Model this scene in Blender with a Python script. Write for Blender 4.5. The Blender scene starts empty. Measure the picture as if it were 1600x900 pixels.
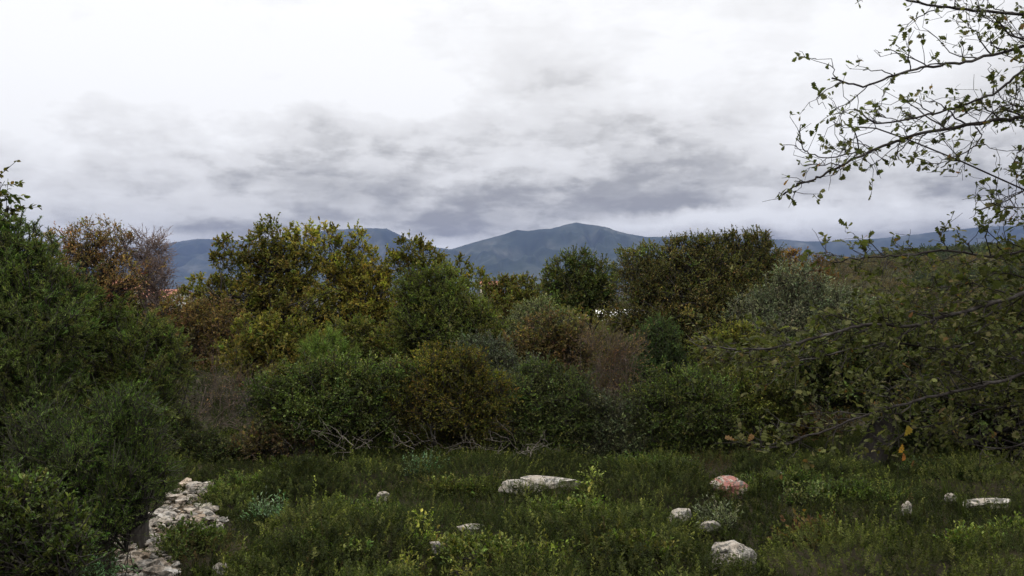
import bpy, math
import numpy as np
from mathutils import noise as mnoise, Vector

# ------------------------------------------------------------------ camera
C = bpy.context.scene.collection
sc = bpy.context.scene
F = 1230.0            # focal length in pixels of the 1600 px wide photograph
CH = 2.3              # eye height above the clearing
cam = bpy.data.cameras.new('camera'); co = bpy.data.objects.new('camera', cam); C.objects.link(co)
co.location = (0, 0, CH); co.rotation_euler = (math.radians(90), 0, 0)
cam.sensor_width = 36; cam.lens = 36 * F / 1600; cam.clip_start = 0.05; cam.clip_end = 60000
sc.camera = co

def at(px, py, d):
    return np.array([(px - 800) / F * d, d, CH - (py - 450) / F * d])

# ------------------------------------------------------------------ sky
SUN_EL, SUN_AZ = 48, -60          # sun veiled by cloud, up and to the west of the view
w = bpy.data.worlds.new('World'); sc.world = w; w.use_nodes = True
nt = w.node_tree; nt.nodes.clear()
def N(t, **k):
    n = nt.nodes.new(t)
    for a, b in k.items(): setattr(n, a, b)
    return n
def MA(op, a, b=None, c=None):
    n = N('ShaderNodeMath', operation=op)
    for i, v in enumerate((a, b, c)):
        if v is None: continue
        if isinstance(v, (int, float)): n.inputs[i].default_value = v
        else: nt.links.new(v, n.inputs[i])
    return n.outputs[0]
tc = N('ShaderNodeTexCoord'); sep = N('ShaderNodeSeparateXYZ'); nt.links.new(tc.outputs['Generated'], sep.inputs[0])
X, Y, Z = sep.outputs
def comb(x, y, z=0.0):
    n = N('ShaderNodeCombineXYZ')
    for i, v in enumerate((x, y, z)):
        if isinstance(v, (int, float)): n.inputs[i].default_value = v
        else: nt.links.new(v, n.inputs[i])
    return n.outputs[0]
def fbm(vec, scale, detail=6, rough=.55, dist=0.0):
    n = N('ShaderNodeTexNoise'); nt.links.new(vec, n.inputs['Vector'])
    n.inputs['Scale'].default_value = scale; n.inputs['Detail'].default_value = detail
    n.inputs['Roughness'].default_value = rough; n.inputs['Distortion'].default_value = dist
    return n.outputs['Fac']
az = MA('ARCTAN2', X, Y); el = MA('ARCSINE', Z)
zc = MA('ADD', MA('MAXIMUM', Z, 0.0), 0.10)
plane = comb(MA('DIVIDE', X, zc), MA('DIVIDE', Y, zc))           # the cloud deck seen in perspective
ang = comb(az, MA('MULTIPLY', el, 1.9))
# two warps break up the large cloud masses, less so near the horizon
def SM(v, lo, hi, t0=0.0, t1=1.0):
    n = N('ShaderNodeMapRange', interpolation_type='SMOOTHSTEP'); nt.links.new(v, n.inputs['Value'])
    for k, q in zip(('From Min', 'From Max', 'To Min', 'To Max'), (lo, hi, t0, t1)): n.inputs[k].default_value = q
    return n.outputs[0]
calm = SM(el, .03, .22, .22, 1.0)
wa = MA('MULTIPLY', MA('MULTIPLY', MA('SUBTRACT', fbm(ang, 5, 6), .5), .34), calm)
wb = MA('MULTIPLY', MA('MULTIPLY', MA('SUBTRACT', fbm(comb(az, el, 7.3), 7, 6, .6), .5), .20), calm)
azw = MA('ADD', az, wa); elw = MA('ADD', el, wb)
def blob(px, py, sx, sy, v):
    a0 = math.atan((px - 800) / F); e0 = math.atan((450 - py) / F * math.cos(a0))
    dx = MA('DIVIDE', MA('SUBTRACT', azw, a0), sx / F); dy = MA('DIVIDE', MA('SUBTRACT', elw, e0), sy / F)
    r = MA('ADD', MA('MULTIPLY', dx, dx), MA('MULTIPLY', dy, dy))
    return MA('MULTIPLY', MA('EXPONENT', MA('MULTIPLY', r, -1.0)), v)
mr = N('ShaderNodeMapRange'); nt.links.new(elw, mr.inputs['Value'])
mr.inputs['From Min'].default_value = 0.04; mr.inputs['From Max'].default_value = 0.30
mr.inputs['To Min'].default_value = 0.585; mr.inputs['To Max'].default_value = 1.0; mr.interpolation_type = 'SMOOTHSTEP'
val = mr.outputs[0]
for b in [(150,190,230,110,.32),(180,60,330,120,.28),(560,90,160,90,.22),(640,150,110,40,.10),(1080,60,260,70,.16),(1330,110,150,90,.18),
          (850,110,110,90,-.20),(90,35,60,45,-.20),(560,235,260,40,-.10),(330,265,110,22,-.14),(160,330,200,22,-.03),(760,300,220,26,-.13),
          (1010,270,170,20,-.09),(1420,270,220,40,-.16),(1090,200,150,40,-.05),(420,345,170,22,-.12),(620,330,120,25,-.07),
          (1040,347,140,14,.55),(1260,338,150,17,.42),(705,378,60,11,.50),(270,366,75,14,.42),(940,365,120,8,.16),(1450,320,150,16,.12),
          (1300,20,90,50,-.12),(1560,375,130,16,-.16),(30,300,90,18,.06)]:
    val = MA('ADD', val, blob(*b))
# billows and layered sheets with readable edges
def sheet(vec, scale, lo, hi, amp, detail=7, rough=.55):
    return MA('MULTIPLY', MA('SUBTRACT', SM(fbm(vec, scale, detail, rough), lo, hi), .5), amp)
hi_calm = SM(el, .14, .32, .98, .5)
v1 = comb(az, MA('MULTIPLY', el, 2.3), 1.7); v2 = comb(az, MA('MULTIPLY', el, 2.9), 4.4); v3 = comb(az, MA('MULTIPLY', el, 1.7), 8.1)
for t in (sheet(plane, 1.0, .36, .64, .12), sheet(v1, 4.2, .43, .58, .17), sheet(v2, 6.5, .45, .57, .17), sheet(v3, 9.0, .46, .56, .12), sheet(v1, 15.0, .44, .58, .08), sheet(v2, 30.0, .40, .64, .04)):
    val = MA('ADD', val, MA('MULTIPLY', t, hi_calm))
val = MA('MAXIMUM', val, .34)
# an overcast sky is brightest overhead
mz = N('ShaderNodeMapRange'); nt.links.new(el, mz.inputs['Value']); mz.interpolation_type = 'SMOOTHSTEP'
mz.inputs['From Min'].default_value = .30; mz.inputs['From Max'].default_value = 1.1; mz.inputs['To Min'].default_value = 1.0; mz.inputs['To Max'].default_value = 3.5
ramp = N('ShaderNodeValToRGB'); nt.links.new(MA('MULTIPLY', val, .8), ramp.inputs[0])
cr = ramp.color_ramp; cr.elements[0].position = .22; cr.elements[0].color = (.37, .363, .36, 1)
cr.elements[1].position = .92; cr.elements[1].color = (1.2, 1.2, 1.2, 1)
for p, c in ((.34, (.50, .492, .487)), (.46, (.72, .71, .695)), (.60, (.96, .95, .94))):
    e = cr.elements.new(p); e.color = (*c, 1)
sky = N('ShaderNodeTexSky', sky_type='NISHITA', sun_disc=False, sun_elevation=math.radians(SUN_EL), sun_rotation=math.radians(SUN_AZ), air_density=1, dust_density=2, ozone_density=1)
bg1 = N('ShaderNodeBackground'); nt.links.new(sky.outputs[0], bg1.inputs[0]); bg1.inputs[1].default_value = .06
bg2 = N('ShaderNodeBackground'); nt.links.new(ramp.outputs[0], bg2.inputs[0]); nt.links.new(mz.outputs[0], bg2.inputs[1])
mx = N('ShaderNodeMixShader'); mx.inputs[0].default_value = .93
nt.links.new(bg1.outputs[0], mx.inputs[1]); nt.links.new(bg2.outputs[0], mx.inputs[2])
out = N('ShaderNodeOutputWorld'); nt.links.new(mx.outputs[0], out.inputs[0])

sun = bpy.data.lights.new('sun', 'SUN'); so = bpy.data.objects.new('sun', sun); C.objects.link(so)
sun.energy = 1.5; sun.angle = math.radians(14); sun.color = (1, .97, .92)
_a, _e = math.radians(SUN_AZ), math.radians(SUN_EL)
so.rotation_euler = Vector((math.sin(_a) * math.cos(_e), math.cos(_a) * math.cos(_e), math.sin(_e))).to_track_quat('Z', 'Y').to_euler()
so.location = (0, 0, 60)
sc.view_settings.view_transform = 'Standard'; sc.view_settings.look = 'None'
sc.view_settings.exposure = 0.0; sc.view_settings.gamma = 1.0
cy = sc.cycles
cy.max_bounces = 6; cy.diffuse_bounces = 4; cy.glossy_bounces = 2; cy.transmission_bounces = 3; cy.volume_bounces = 0
cy.caustics_reflective = False; cy.caustics_refractive = False
try: cy.use_denoising = True
except Exception: pass

# ------------------------------------------------------------------ helpers
def tag(o, label=None, cat=None, group=None, kind=None):
    if label: o['label'] = label
    if cat: o['category'] = cat
    if group: o['group'] = group
    if kind: o['kind'] = kind
    return o

def empty(name, loc, label, cat, group=None):
    o = bpy.data.objects.new(name, None); C.objects.link(o); o.location = tuple(float(v) for v in loc)
    o.empty_display_size = .2
    return tag(o, label, cat, group)

def mesh_obj(name, V, faces, mat, parent=None, col=None, smooth=False, origin=(0, 0, 0)):
    """V (n,3); faces: list of index arrays (m,k); col: list of (m,3) face colours matching faces"""
    V = np.asarray(V, np.float32) - np.asarray(origin, np.float32)
    me = bpy.data.meshes.new(name)
    me.vertices.add(len(V)); me.vertices.foreach_set('co', V.ravel())
    faces = [np.asarray(f, np.int32) for f in faces if len(f)]
    nl = sum(f.size for f in faces); nf = sum(len(f) for f in faces)
    me.loops.add(nl); me.loops.foreach_set('vertex_index', np.concatenate([f.ravel() for f in faces]))
    me.polygons.add(nf)
    tot = np.concatenate([np.full(len(f), f.shape[1], np.int32) for f in faces])
    st = np.concatenate([[0], np.cumsum(tot)[:-1]]).astype(np.int32)
    me.polygons.foreach_set('loop_start', st)
    me.polygons.foreach_set('use_smooth', np.full(nf, smooth, bool))
    if col is not None:
        c = np.concatenate([np.asarray(x, np.float32).reshape(-1, 3) for x in col if len(x)])
        a = me.attributes.new('col', 'FLOAT_COLOR', 'FACE')
        a.data.foreach_set('color', np.hstack([np.clip(c, 0, 1), np.ones((len(c), 1), np.float32)]).astype(np.float32).ravel())
    me.update(calc_edges=True); me.validate()
    me.materials.append(mat)
    o = bpy.data.objects.new(name, me); C.objects.link(o)
    if parent is not None: o.parent = parent
    return o

class Noise2:
    def __init__(s, seed, n=64):
        s.g = np.random.RandomState(seed).rand(n, n); s.n = n
    def one(s, x, y):
        x0 = np.floor(x).astype(int); y0 = np.floor(y).astype(int); fx = x - x0; fy = y - y0
        fx = fx * fx * (3 - 2 * fx); fy = fy * fy * (3 - 2 * fy); n = s.n; g = s.g
        a = g[x0 % n, y0 % n]; b = g[(x0 + 1) % n, y0 % n]; c = g[x0 % n, (y0 + 1) % n]; d = g[(x0 + 1) % n, (y0 + 1) % n]
        return (a * (1 - fx) + b * fx) * (1 - fy) + (c * (1 - fx) + d * fx) * fy
    def fbm(s, x, y, o=4, r=.5):
        t = 0; a = 1; k = 0
        for i in range(o):
            t = t + a * s.one(x * 2 ** i + 17.3 * i, y * 2 ** i + 5.1 * i); k += a; a *= r
        return t / k

def unit(v):
    return v / np.maximum(np.linalg.norm(v, axis=-1, keepdims=True), 1e-9)

def frames(d, up=None):
    """orthonormal frames with y along d; z near up"""
    d = unit(d); up = np.broadcast_to(np.array([0, 0, 1.]) if up is None else up, d.shape)
    x = np.cross(d, up); bad = np.linalg.norm(x, axis=1) < 1e-4
    x[bad] = [1, 0, 0]; x = unit(x); z = np.cross(x, d)
    return np.stack([x, d, z], axis=-1)          # columns

def instance(T, faces, pos, R, s):
    """T (k,3) template; returns vertices and face indices"""
    n = len(pos)
    V = np.einsum('nij,kj->nki', R, T) * np.asarray(s).reshape(-1, 1, 1) + pos[:, None, :]
    off = (np.arange(n) * len(T))[:, None, None]
    return V.reshape(-1, 3), [(f[None] + off).reshape(-1, f.shape[1]) for f in faces]

def prisms(P0, P1, r0, r1, k=3):
    P0 = np.asarray(P0); P1 = np.asarray(P1); n = len(P0)
    Rm = frames(P1 - P0, np.array([.13, .21, .97])); a = np.arange(k) / k * 2 * np.pi
    ring = Rm[:, :, 0][:, None, :] * np.cos(a)[None, :, None] + Rm[:, :, 2][:, None, :] * np.sin(a)[None, :, None]
    A = P0[:, None, :] + ring * np.asarray(r0).reshape(-1, 1, 1); B = P1[:, None, :] + ring * np.asarray(r1).reshape(-1, 1, 1)
    V = np.concatenate([A, B], axis=1).reshape(-1, 3)
    i = np.arange(k); j = (i + 1) % k
    f = np.stack([i, j, j + k, i + k], axis=1)
    return V, (f[None] + (np.arange(n) * 2 * k)[:, None, None]).reshape(-1, 4)

def tube(path, rad, k=6):
    path = np.asarray(path, float); n = len(path); rad = np.broadcast_to(rad, n)
    d = np.gradient(path, axis=0); Rm = frames(d, np.array([.31, .17, .93])); a = np.arange(k) / k * 2 * np.pi
    V = path[:, None, :] + (Rm[:, :, 0][:, None, :] * np.cos(a)[None, :, None] + Rm[:, :, 2][:, None, :] * np.sin(a)[None, :, None]) * rad[:, None, None]
    f = []
    i = np.arange(k); j = (i + 1) % k
    for s in range(n - 1): f.append(np.stack([i + s * k, j + s * k, j + (s + 1) * k, i + (s + 1) * k], 1))
    return V.reshape(-1, 3), np.concatenate(f)

class Wood:
    def __init__(s): s.V = []; s.F = []; s.n = 0
    def add(s, V, f): s.V.append(V); s.F.append(f + s.n); s.n += len(V)
    def build(s, name, mat, parent, origin):
        return mesh_obj(name, np.concatenate(s.V), [np.concatenate(s.F)], mat, parent, None, True, origin)

def curve(a, b, n=8, sag=0.0, wob=0.0, rng=None, up=0.0):
    """a bent path from a to b, rising first (up) with wobble"""
    a = np.asarray(a, float); b = np.asarray(b, float); t = np.linspace(0, 1, n)[:, None]
    L = np.linalg.norm(b - a); m = (a + b) / 2 + np.array([0, 0, up * L])
    P = (1 - t) ** 2 * a + 2 * t * (1 - t) * m + t ** 2 * b
    if wob and rng is not None:
        P[1:-1] += np.cumsum(rng.randn(n - 2, 3), 0) * wob * L / n * .6 * np.sin(np.pi * t[1:-1])
    return P

# ------------------------------------------------------------------ materials
def mat_new(name):
    m = bpy.data.materials.new(name); m.use_nodes = True
    n = m.node_tree; b = n.nodes['Principled BSDF']; return m, n, b

def leaf_mat(name, rough=.5, trans=.22, spec=.35, tint=(1.0, 1.15, .6)):
    m, n, b = mat_new(name)
    a = n.nodes.new('ShaderNodeAttribute'); a.attribute_name = 'col'
    b.inputs['Roughness'].default_value = rough; b.inputs['Specular IOR Level'].default_value = spec
    n.links.new(a.outputs['Color'], b.inputs['Base Color'])
    t = n.nodes.new('ShaderNodeBsdfTranslucent'); mu = n.nodes.new('ShaderNodeMix'); mu.data_type = 'RGBA'; mu.blend_type = 'MULTIPLY'
    mu.inputs[0].default_value = 1; mu.inputs[7].default_value = (*tint, 1)
    n.links.new(a.outputs['Color'], mu.inputs[6]); n.links.new(mu.outputs[2], t.inputs[0])
    x = n.nodes.new('ShaderNodeMixShader'); x.inputs[0].default_value = trans
    n.links.new(b.outputs[0], x.inputs[1]); n.links.new(t.outputs[0], x.inputs[2])
    n.links.new(x.outputs[0], n.nodes['Material Output'].inputs[0]); return m

def noise_mat(name, cols, scale, detail=6, rough=.9, bump=0.0, stretch=None, bscale=None, coord='Object', bdist=.02):
    m, n, b = mat_new(name)
    tcx = n.nodes.new('ShaderNodeTexCoord'); mp = n.nodes.new('ShaderNodeMapping')
    n.links.new(tcx.outputs[coord], mp.inputs[0])
    if stretch: mp.inputs['Scale'].default_value = stretch
    no = n.nodes.new('ShaderNodeTexNoise'); no.inputs['Scale'].default_value = scale; no.inputs['Detail'].default_value = detail; no.inputs['Roughness'].default_value = .62
    n.links.new(mp.outputs[0], no.inputs[0])
    r = n.nodes.new('ShaderNodeValToRGB'); n.links.new(no.outputs['Fac'], r.inputs[0])
    while len(r.color_ramp.elements) > 1: r.color_ramp.elements.remove(r.color_ramp.elements[-1])
    for i, (p, c) in enumerate(cols):
        e = r.color_ramp.elements[0] if i == 0 else r.color_ramp.elements.new(p)
        e.position = p; e.color = (*c, 1)
    n.links.new(r.outputs[0], b.inputs['Base Color']); b.inputs['Roughness'].default_value = rough
    b.inputs['Specular IOR Level'].default_value = .06
    if bump:
        n2 = n.nodes.new('ShaderNodeTexNoise'); n2.inputs['Scale'].default_value = bscale or scale * 4; n2.inputs['Detail'].default_value = 5
        n.links.new(mp.outputs[0], n2.inputs[0]); bp = n.nodes.new('ShaderNodeBump'); bp.inputs['Strength'].default_value = bump; bp.inputs['Distance'].default_value = bdist
        n.links.new(n2.outputs['Fac'], bp.inputs['Height']); n.links.new(bp.outputs[0], b.inputs['Normal'])
    return m

M_leaf = leaf_mat('leaf', .7, .40, .10)
M_gloss = leaf_mat('leathery leaf',   .6, .26, .14)
M_needle = leaf_mat('needle', .7, .22, .08)
M_olive = leaf_mat('olive leaf', .6, .14, .25)
M_bark = noise_mat('bark', [(.3, (.018, .015, .013)), (.55, (.045, .040, .035)), (.75, (.09, .083, .073))], 14, bump=.8, stretch=(1, 1, .3), bscale=40)
M_shadebark = noise_mat('silhouette bark', [(.3, (.008, .007, .006)), (.6, (.02, .017, .015)), (.8, (.035, .032, .028))], 14, bump=.8, stretch=(1, 1, .3), bscale=40)  # the bark, darkened: shade on the silhouetted trunk is put into its colour
M_palebark = noise_mat('pale bark', [(.3, (.09, .075, .062)), (.6, (.19, .165, .14)), (.8, (.28, .25, .22))], 18, bump=.5, stretch=(1, 1, .3))
M_twig = noise_mat('purplish twig', [(.3, (.11, .080, .072)), (.7, (.22, .17, .155))], 9)
M_dry = noise_mat('dry brown twig', [(.3, (.045, .032, .026)), (.7, (.11, .085, .07))], 9)
M_limb = noise_mat('grey limb bark', [(.3, (.016, .013, .012)), (.5, (.036, .031, .028)), (.72, (.095, .088, .08))], 9, bump=.9, bscale=60, bdist=.01)
M_soil = noise_mat('soil', [(.3, (.010, .009, .005)), (.55, (.024, .020, .011)), (.75, (.042, .034, .020))], 2.2, 8, bump=.7, bscale=9, bdist=.05)

# ------------------------------------------------------------------ terrain
NZ = Noise2(3)
def gz(x, y):
    x = np.asarray(x, float); y = np.asarray(y, float)
    near = (NZ.fbm(x * .35 + 40, y * .35 + 40, 3) - .5) * .22
    r = np.clip((y - 13) / 90, 0, 1); fall = -9 * r * r * (3 - 2 * r)
    far = -14 * np.clip((y - 100) / 900, 0, 1)
    back = np.clip((3 - y) / 20, 0, 1) * 1.0
    return near * np.clip(1.6 - np.abs(y) / 60, 0, 1) + fall + far + back

def grid_sheet(name, xs, ys, zf, mat, kind='structure'):
    X_, Y_ = np.meshgrid(xs, ys); Zs = zf(X_, Y_)
    V = np.stack([X_, Y_, Zs], -1).reshape(-1, 3); nx = len(xs); ny = len(ys)
    i = (np.arange(ny - 1)[:, None] * nx + np.arange(nx - 1)[None]).ravel()
    f = np.stack([i, i + 1, i + 1 + nx, i + nx], 1)
    return tag(mesh_obj(name, V, [f], mat, smooth=True), kind=kind)

def spread_axis(near, step, far, k=1.13):
    a = list(np.arange(0, near, step)); s = step
    while a[-1] < far: s *= k; a.append(a[-1] + s)
    return np.array(a)
ax = spread_axis(14, .14, 16000); xs = np.concatenate([-ax[:0:-1], ax])
ay = spread_axis(26, .16, 15000); ys = np.concatenate([-spread_axis(2, .5, 60)[:0:-1], ay])
grid_sheet('ground', xs, ys, gz, M_soil)

# far mountains: each ridge a real heightfield, its crest following the skyline of the photograph
M_mtn = noise_mat('mountain woodland', [(.32, (.010, .018, .014)), (.5, (.022, .032, .024)), (.60, (.042, .050, .040)), (.72, (.10, .105, .09))], .0022, 10, bump=.0)
def ridge(name, pts, D, front, back, seed, rough=1.0, zbase=-24):
    px = np.array([p[0] for p in pts], float); py = np.array([p[1] for p in pts], float)
    xw = (px - 800) / F * D; hz = CH - (py - 450) / F * D - zbase
    xg = np.linspace(xw[0], xw[-1], 420); yg = np.concatenate([np.linspace(D - front, D, 110), np.linspace(D, D + back, 20)[1:]])
    nz = Noise2(seed)
    def zf(X_, Y_):
        cx = X_ * D / Y_ * 0 + X_                       # crest follows world x
        h = np.interp(cx, xw, hz)
        t = np.where(Y_ < D, (D - Y_) / front, (Y_ - D) / back)
        prof = np.clip(1 - t, 0, 1) ** 1.25
        sp = nz.fbm(X_ / 420 + 9, (Y_) / 1500 + 5, 4, .55)
        rid = 1 - np.abs(sp * 2 - 1) * 2.2
        s = np.sin(np.pi * np.clip(t, 0, 1)) ** .8
        z = h * prof * (1 + s * (rid - .6) * .62 * rough) + s * 0.05 * h * (nz.fbm(X_ / 140, Y_ / 140, 4) - .5)
        z += (nz.fbm(X_ / 60, Y_ * 0 + 3, 3) - .5) * 9 * (h / hz.max())
        return zbase + np.maximum(z, 0) - 1
    return grid_sheet(name, xg, yg, zf, M_mtn)
ridge('mountain', [(-700,470),(-200,462),(60,452),(180,425),(230,398),(262,383),(285,376),(310,373),(345,374),(390,377),(430,376),(480,380),(560,395),(700,430),(900,470)], 11500, 3600, 1500, 11)
ridge('mountain', [(250,470),(330,440),(400,405),(440,383),(470,372),(495,363),(515,359),(545,358),(580,357),(604,357),(618,364),(640,374),(665,384),(700,389),(760,420),(860,470)], 9800, 3000, 1400, 12)
ridge('mountain', [(480,475),(560,445),(640,412),(668,397),(688,390),(706,389),(738,380),(765,372),(790,365),(808,359),(826,361),(840,358),(862,357),(880,352),(900,347),(912,350),(935,352),(962,360),(985,366),(1010,370),(1050,370),(1085,369),(1112,366),(1130,371),(1200,400),(1330,440),(1500,475)], 8300, 2900, 1300, 13)
ridge('mountain', [(850,470),(960,410),(1040,382),(1100,374),(1150,373),(1190,373),(1225,374),(1260,377),(1300,377),(1340,374),(1380,372),(1430,366),(1480,360),(1540,354),(1600,352),(1680,350),(1800,360),(2000,400),(2300,470)], 9600, 2600, 1300, 14)

# wooded hill that closes the valley on the right
M_hill = noise_mat('hillside scrub', [(.3, (.022, .026, .013)), (.5, (.040, .038, .020)), (.68, (.062, .052, .030))], .05, 8, bump=.0)
NH = Noise2(21)
HX = [(-40, -16), (60, -13), (110, -6), (150, 4), (190, 14), (250, 22), (330, 27), (450, 33), (700, 44), (1000, 55), (1300, 40)]
def hill_z(x, y):
    crest = np.interp(x, [a for a, b in HX], [b for a, b in HX])
    t = np.clip((y - 60 - 0 * x) / 400, 0, 1); up = t * t * (3 - 2 * t) * .75 + t * .25
    t2 = np.clip((y - 470) / 500, 0, 1)
    base = -13
    return base + (crest - base) * np.where(y < 470, up, 1 - t2 * t2) + (NH.fbm(x / 60, y / 60, 4) - .5) * 9 * np.clip((y - 60) / 120, 0, 1)
grid_sheet('hill', np.linspace(-40, 1300, 160), np.linspace(55, 970, 120), hill_z, M_hill)

# haze between here and the mountains
hz_m, n_, b_ = mat_new('haze'); n_.nodes.remove(b_)
pv = n_.nodes.new('ShaderNodeVolumePrincipled'); pv.inputs['Color'].default_value = (.175, .235, .44, 1); pv.inputs['Density'].default_value = 6.5e-5
n_.links.new(pv.outputs[0], n_.nodes['Material Output'].inputs['Volume'])
x0, x1, y0, y1, z0, z1 = -14000, 16500, -300, 13200, -60, 800
hv = np.array([(a, b, c) for c in (z0, z1) for b in (y0, y1) for a in (x0, x1)], float)
tag(mesh_obj('haze', hv, [np.array([(0, 2, 3, 1), (4, 5, 7, 6), (0, 1, 5, 4), (2, 6, 7, 3), (0, 4, 6, 2), (1, 3, 7, 5)])], hz_m), kind='stuff')

# ------------------------------------------------------------------ foliage toolkit
def rhomb(l=1., w=.5, fold=.12):
    return np.array([(0, 0, 0), (-w / 2, l * .45, fold * l), (0, l, -.08 * l), (w / 2, l * .45, fold * l)]), [np.array([(0, 1, 2, 3)])]
def oval(l=1., w=.5, fold=.08):
    return np.array([(0, 0, 0), (-w * .42, l * .25, fold), (-w * .5, l * .6, fold), (0, l, -.1 * l), (w * .5, l * .6, fold), (w * .42, l * .25, fold)]), [np.array([(0, 1, 2, 3), (0, 3, 4, 5)])]
def oakleaf():
    # lobed leaf outline, folded a little along its midrib
    L = [(0, .0, .0), (-.04, .12, 0), (-.16, .22, .04), (-.10, .32, .02), (-.27, .42, .07), (-.17, .52, .03), (-.31, .66, .06), (-.19, .74, .02), (-.22, .90, .0), (0, 1.0, -.10)]
    T = L + [(-x, y, z) for x, y, z in L[-2:0:-1]]
    T = np.array(T); n = len(T)
    quads = [(i, i + 1, n - 1 - i, (n - i) % n) for i in range(1, 9)]
    tri = [(0, 1, n - 1)]
    return T, [np.array([q for q in quads if len(set(q)) == 4]), np.array(tri)]
def spike(l=1., w=.2):
    return np.array([(-w / 2, 0, 0), (w / 2, 0, 0), (0, l, .05)]), [np.array([(0, 1, 2)])]

def palette(rng, cols, weights, n):
    """cols: list of base colours; picks with jitter -> (n,3)"""
    c = np.array(cols, float); i = rng.choice(len(c), n, p=np.array(weights, float) / sum(weights))
    j = rng.choice(len(c), n, p=np.array(weights, float) / sum(weights)); t = (rng.rand(n, 1) * .6)
    out = c[i] * (1 - t) + c[j] * t
    return out * np.array([1.03, .98, .74]) * np.exp(rng.randn(n, 1) * .22)

SP = {
 # leaf template, mean leaf length (m), palette, weights, twig length, leaves per twig, coverage, material, upright, outward
 'oak_olive': dict(T=oval(1, .62), L=.052, pal=[(.172,.158,.046),(.138,.146,.044),(.225,.188,.058),(.095,.108,.032),(.19,.115,.04)], w=[4,4,2,3,.5], tw=.17, lp=12, cov=3.0, mat=M_leaf, upr=.35),
 'oak_green': dict(T=oval(1, .62), L=.050, pal=[(.080,.098,.034),(.110,.115,.038),(.062,.08,.028),(.15,.105,.04)], w=[4,3,3,.7], tw=.17, lp=12, cov=3.2, mat=M_leaf, upr=.3),
 'evergreen': dict(T=oval(1, .5), L=.050, pal=[(.055,.072,.026),(.080,.092,.034),(.042,.056,.022),(.13,.09,.035)], w=[4,3,3,.5], tw=.18, lp=10, cov=4.0, mat=M_gloss, upr=.35),
 'evergreen_tan': dict(T=oval(1, .5), L=.043, pal=[(.088,.095,.034),(.120,.115,.040),(.060,.072,.026),(.17,.11,.042)], w=[4,3,3,1.3], tw=.2, lp=10, cov=4.0, mat=M_gloss, upr=.35),
 'brown': dict(T=oval(1, .6), L=.050, pal=[(.20,.125,.070),(.155,.095,.056),(.23,.155,.075),(.13,.12,.05)], w=[4,3,2,1.5], tw=.19, lp=7, cov=1.35, mat=M_leaf, upr=.35),
 'rust': dict(T=oval(1, .6), L=.050, pal=[(.14,.095,.06),(.11,.078,.055),(.095,.09,.045),(.17,.125,.05)], w=[4,3,2,2], tw=.2, lp=8, cov=2.4, mat=M_leaf, upr=.3),
 'lentisk': dict(T=oval(1, .5), L=.034, pal=[(.082,.115,.034),(.118,.152,.048),(.052,.078,.024),(.18,.205,.09)], w=[4,3,3,.8], tw=.14, lp=11, cov=4.0, mat=M_gloss, upr=.45),
 'myrtle': dict(T=oval(1, .45), L=.030, pal=[(.058,.080,.026),(.082,.105,.034),(.038,.052,.020),(.12,.15,.065)], w=[4,3,3,.5], tw=.14, lp=11, cov=4.0, mat=M_gloss, upr=.45),
 'yellowgreen': dict(T=oval(1, .5), L=.032, pal=[(.135,.128,.034),(.095,.11,.03),(.18,.14,.04),(.065,.08,.026)], w=[4,3,2,3], tw=.15, lp=10, cov=3.4, mat=M_leaf, upr=.5),
 'green': dict(T=oval(1, .42), L=.042, pal=[(.112,.128,.040),(.145,.155,.052),(.072,.088,.030)], w=[4,3,3], tw=.18, lp=11, cov=3.8, mat=M_leaf, upr=.7),
 'olive': dict(T=rhomb(1, .2), L=.052, pal=[(.155,.175,.125),(.115,.135,.09),(.21,.23,.185),(.08,.10,.055)], w=[4,4,2,2], tw=.24, lp=14, cov=2.2, mat=M_olive, upr=.7),
 'sagegreen': dict(T=rhomb(1, .26), L=.042, pal=[(.13,.155,.075),(.10,.13,.06),(.17,.19,.115),(.075,.10,.04)], w=[4,4,2,3], tw=.2, lp=13, cov=3.0, mat=M_olive, upr=.7),
 'juniper': dict(T=rhomb(1, .17, .03), L=.030, pal=[(.082,.115,.038),(.115,.150,.05),(.05,.074,.026),(.16,.185,.085)], w=[4,3,3,.6], tw=.11, lp=30, cov=3.6, mat=M_needle, upr=.55),
 'juniper_far': dict(T=rhomb(1, .2, .03), L=.045, pal=[(.055,.086,.036),(.078,.112,.046),(.036,.056,.026)], w=[4,3,3], tw=.2, lp=22, cov=3.4, mat=M_needle, upr=.9),
 'heath': dict(T=rhomb(1, .12, .03), L=.026, pal=[(.075,.125,.030),(.10,.15,.036),(.052,.085,.024)], w=[4,3,3], tw=.15, lp=34, cov=3.0, mat=M_needle, upr=1.5),
 'pine': dict(T=spike(1, .06), L=.085, pal=[(.085,.125,.030),(.115,.155,.04),(.055,.085,.024)], w=[4,3,3], tw=.18, lp=30, cov=3.4, mat=M_needle, upr=1.0),
 'bare': dict(T=oval(1, .5), L=.03, pal=[(.12,.08,.05)], w=[1], tw=.30, lp=2, cov=.10, mat=M_leaf, upr=.6),
 'baretwig': dict(T=oval(1, .5), L=.028, pal=[(.14,.09,.06),(.10,.08,.04)], w=[1,1], tw=.28, lp=3, cov=.35, mat=M_leaf, upr=.9),
}

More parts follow.
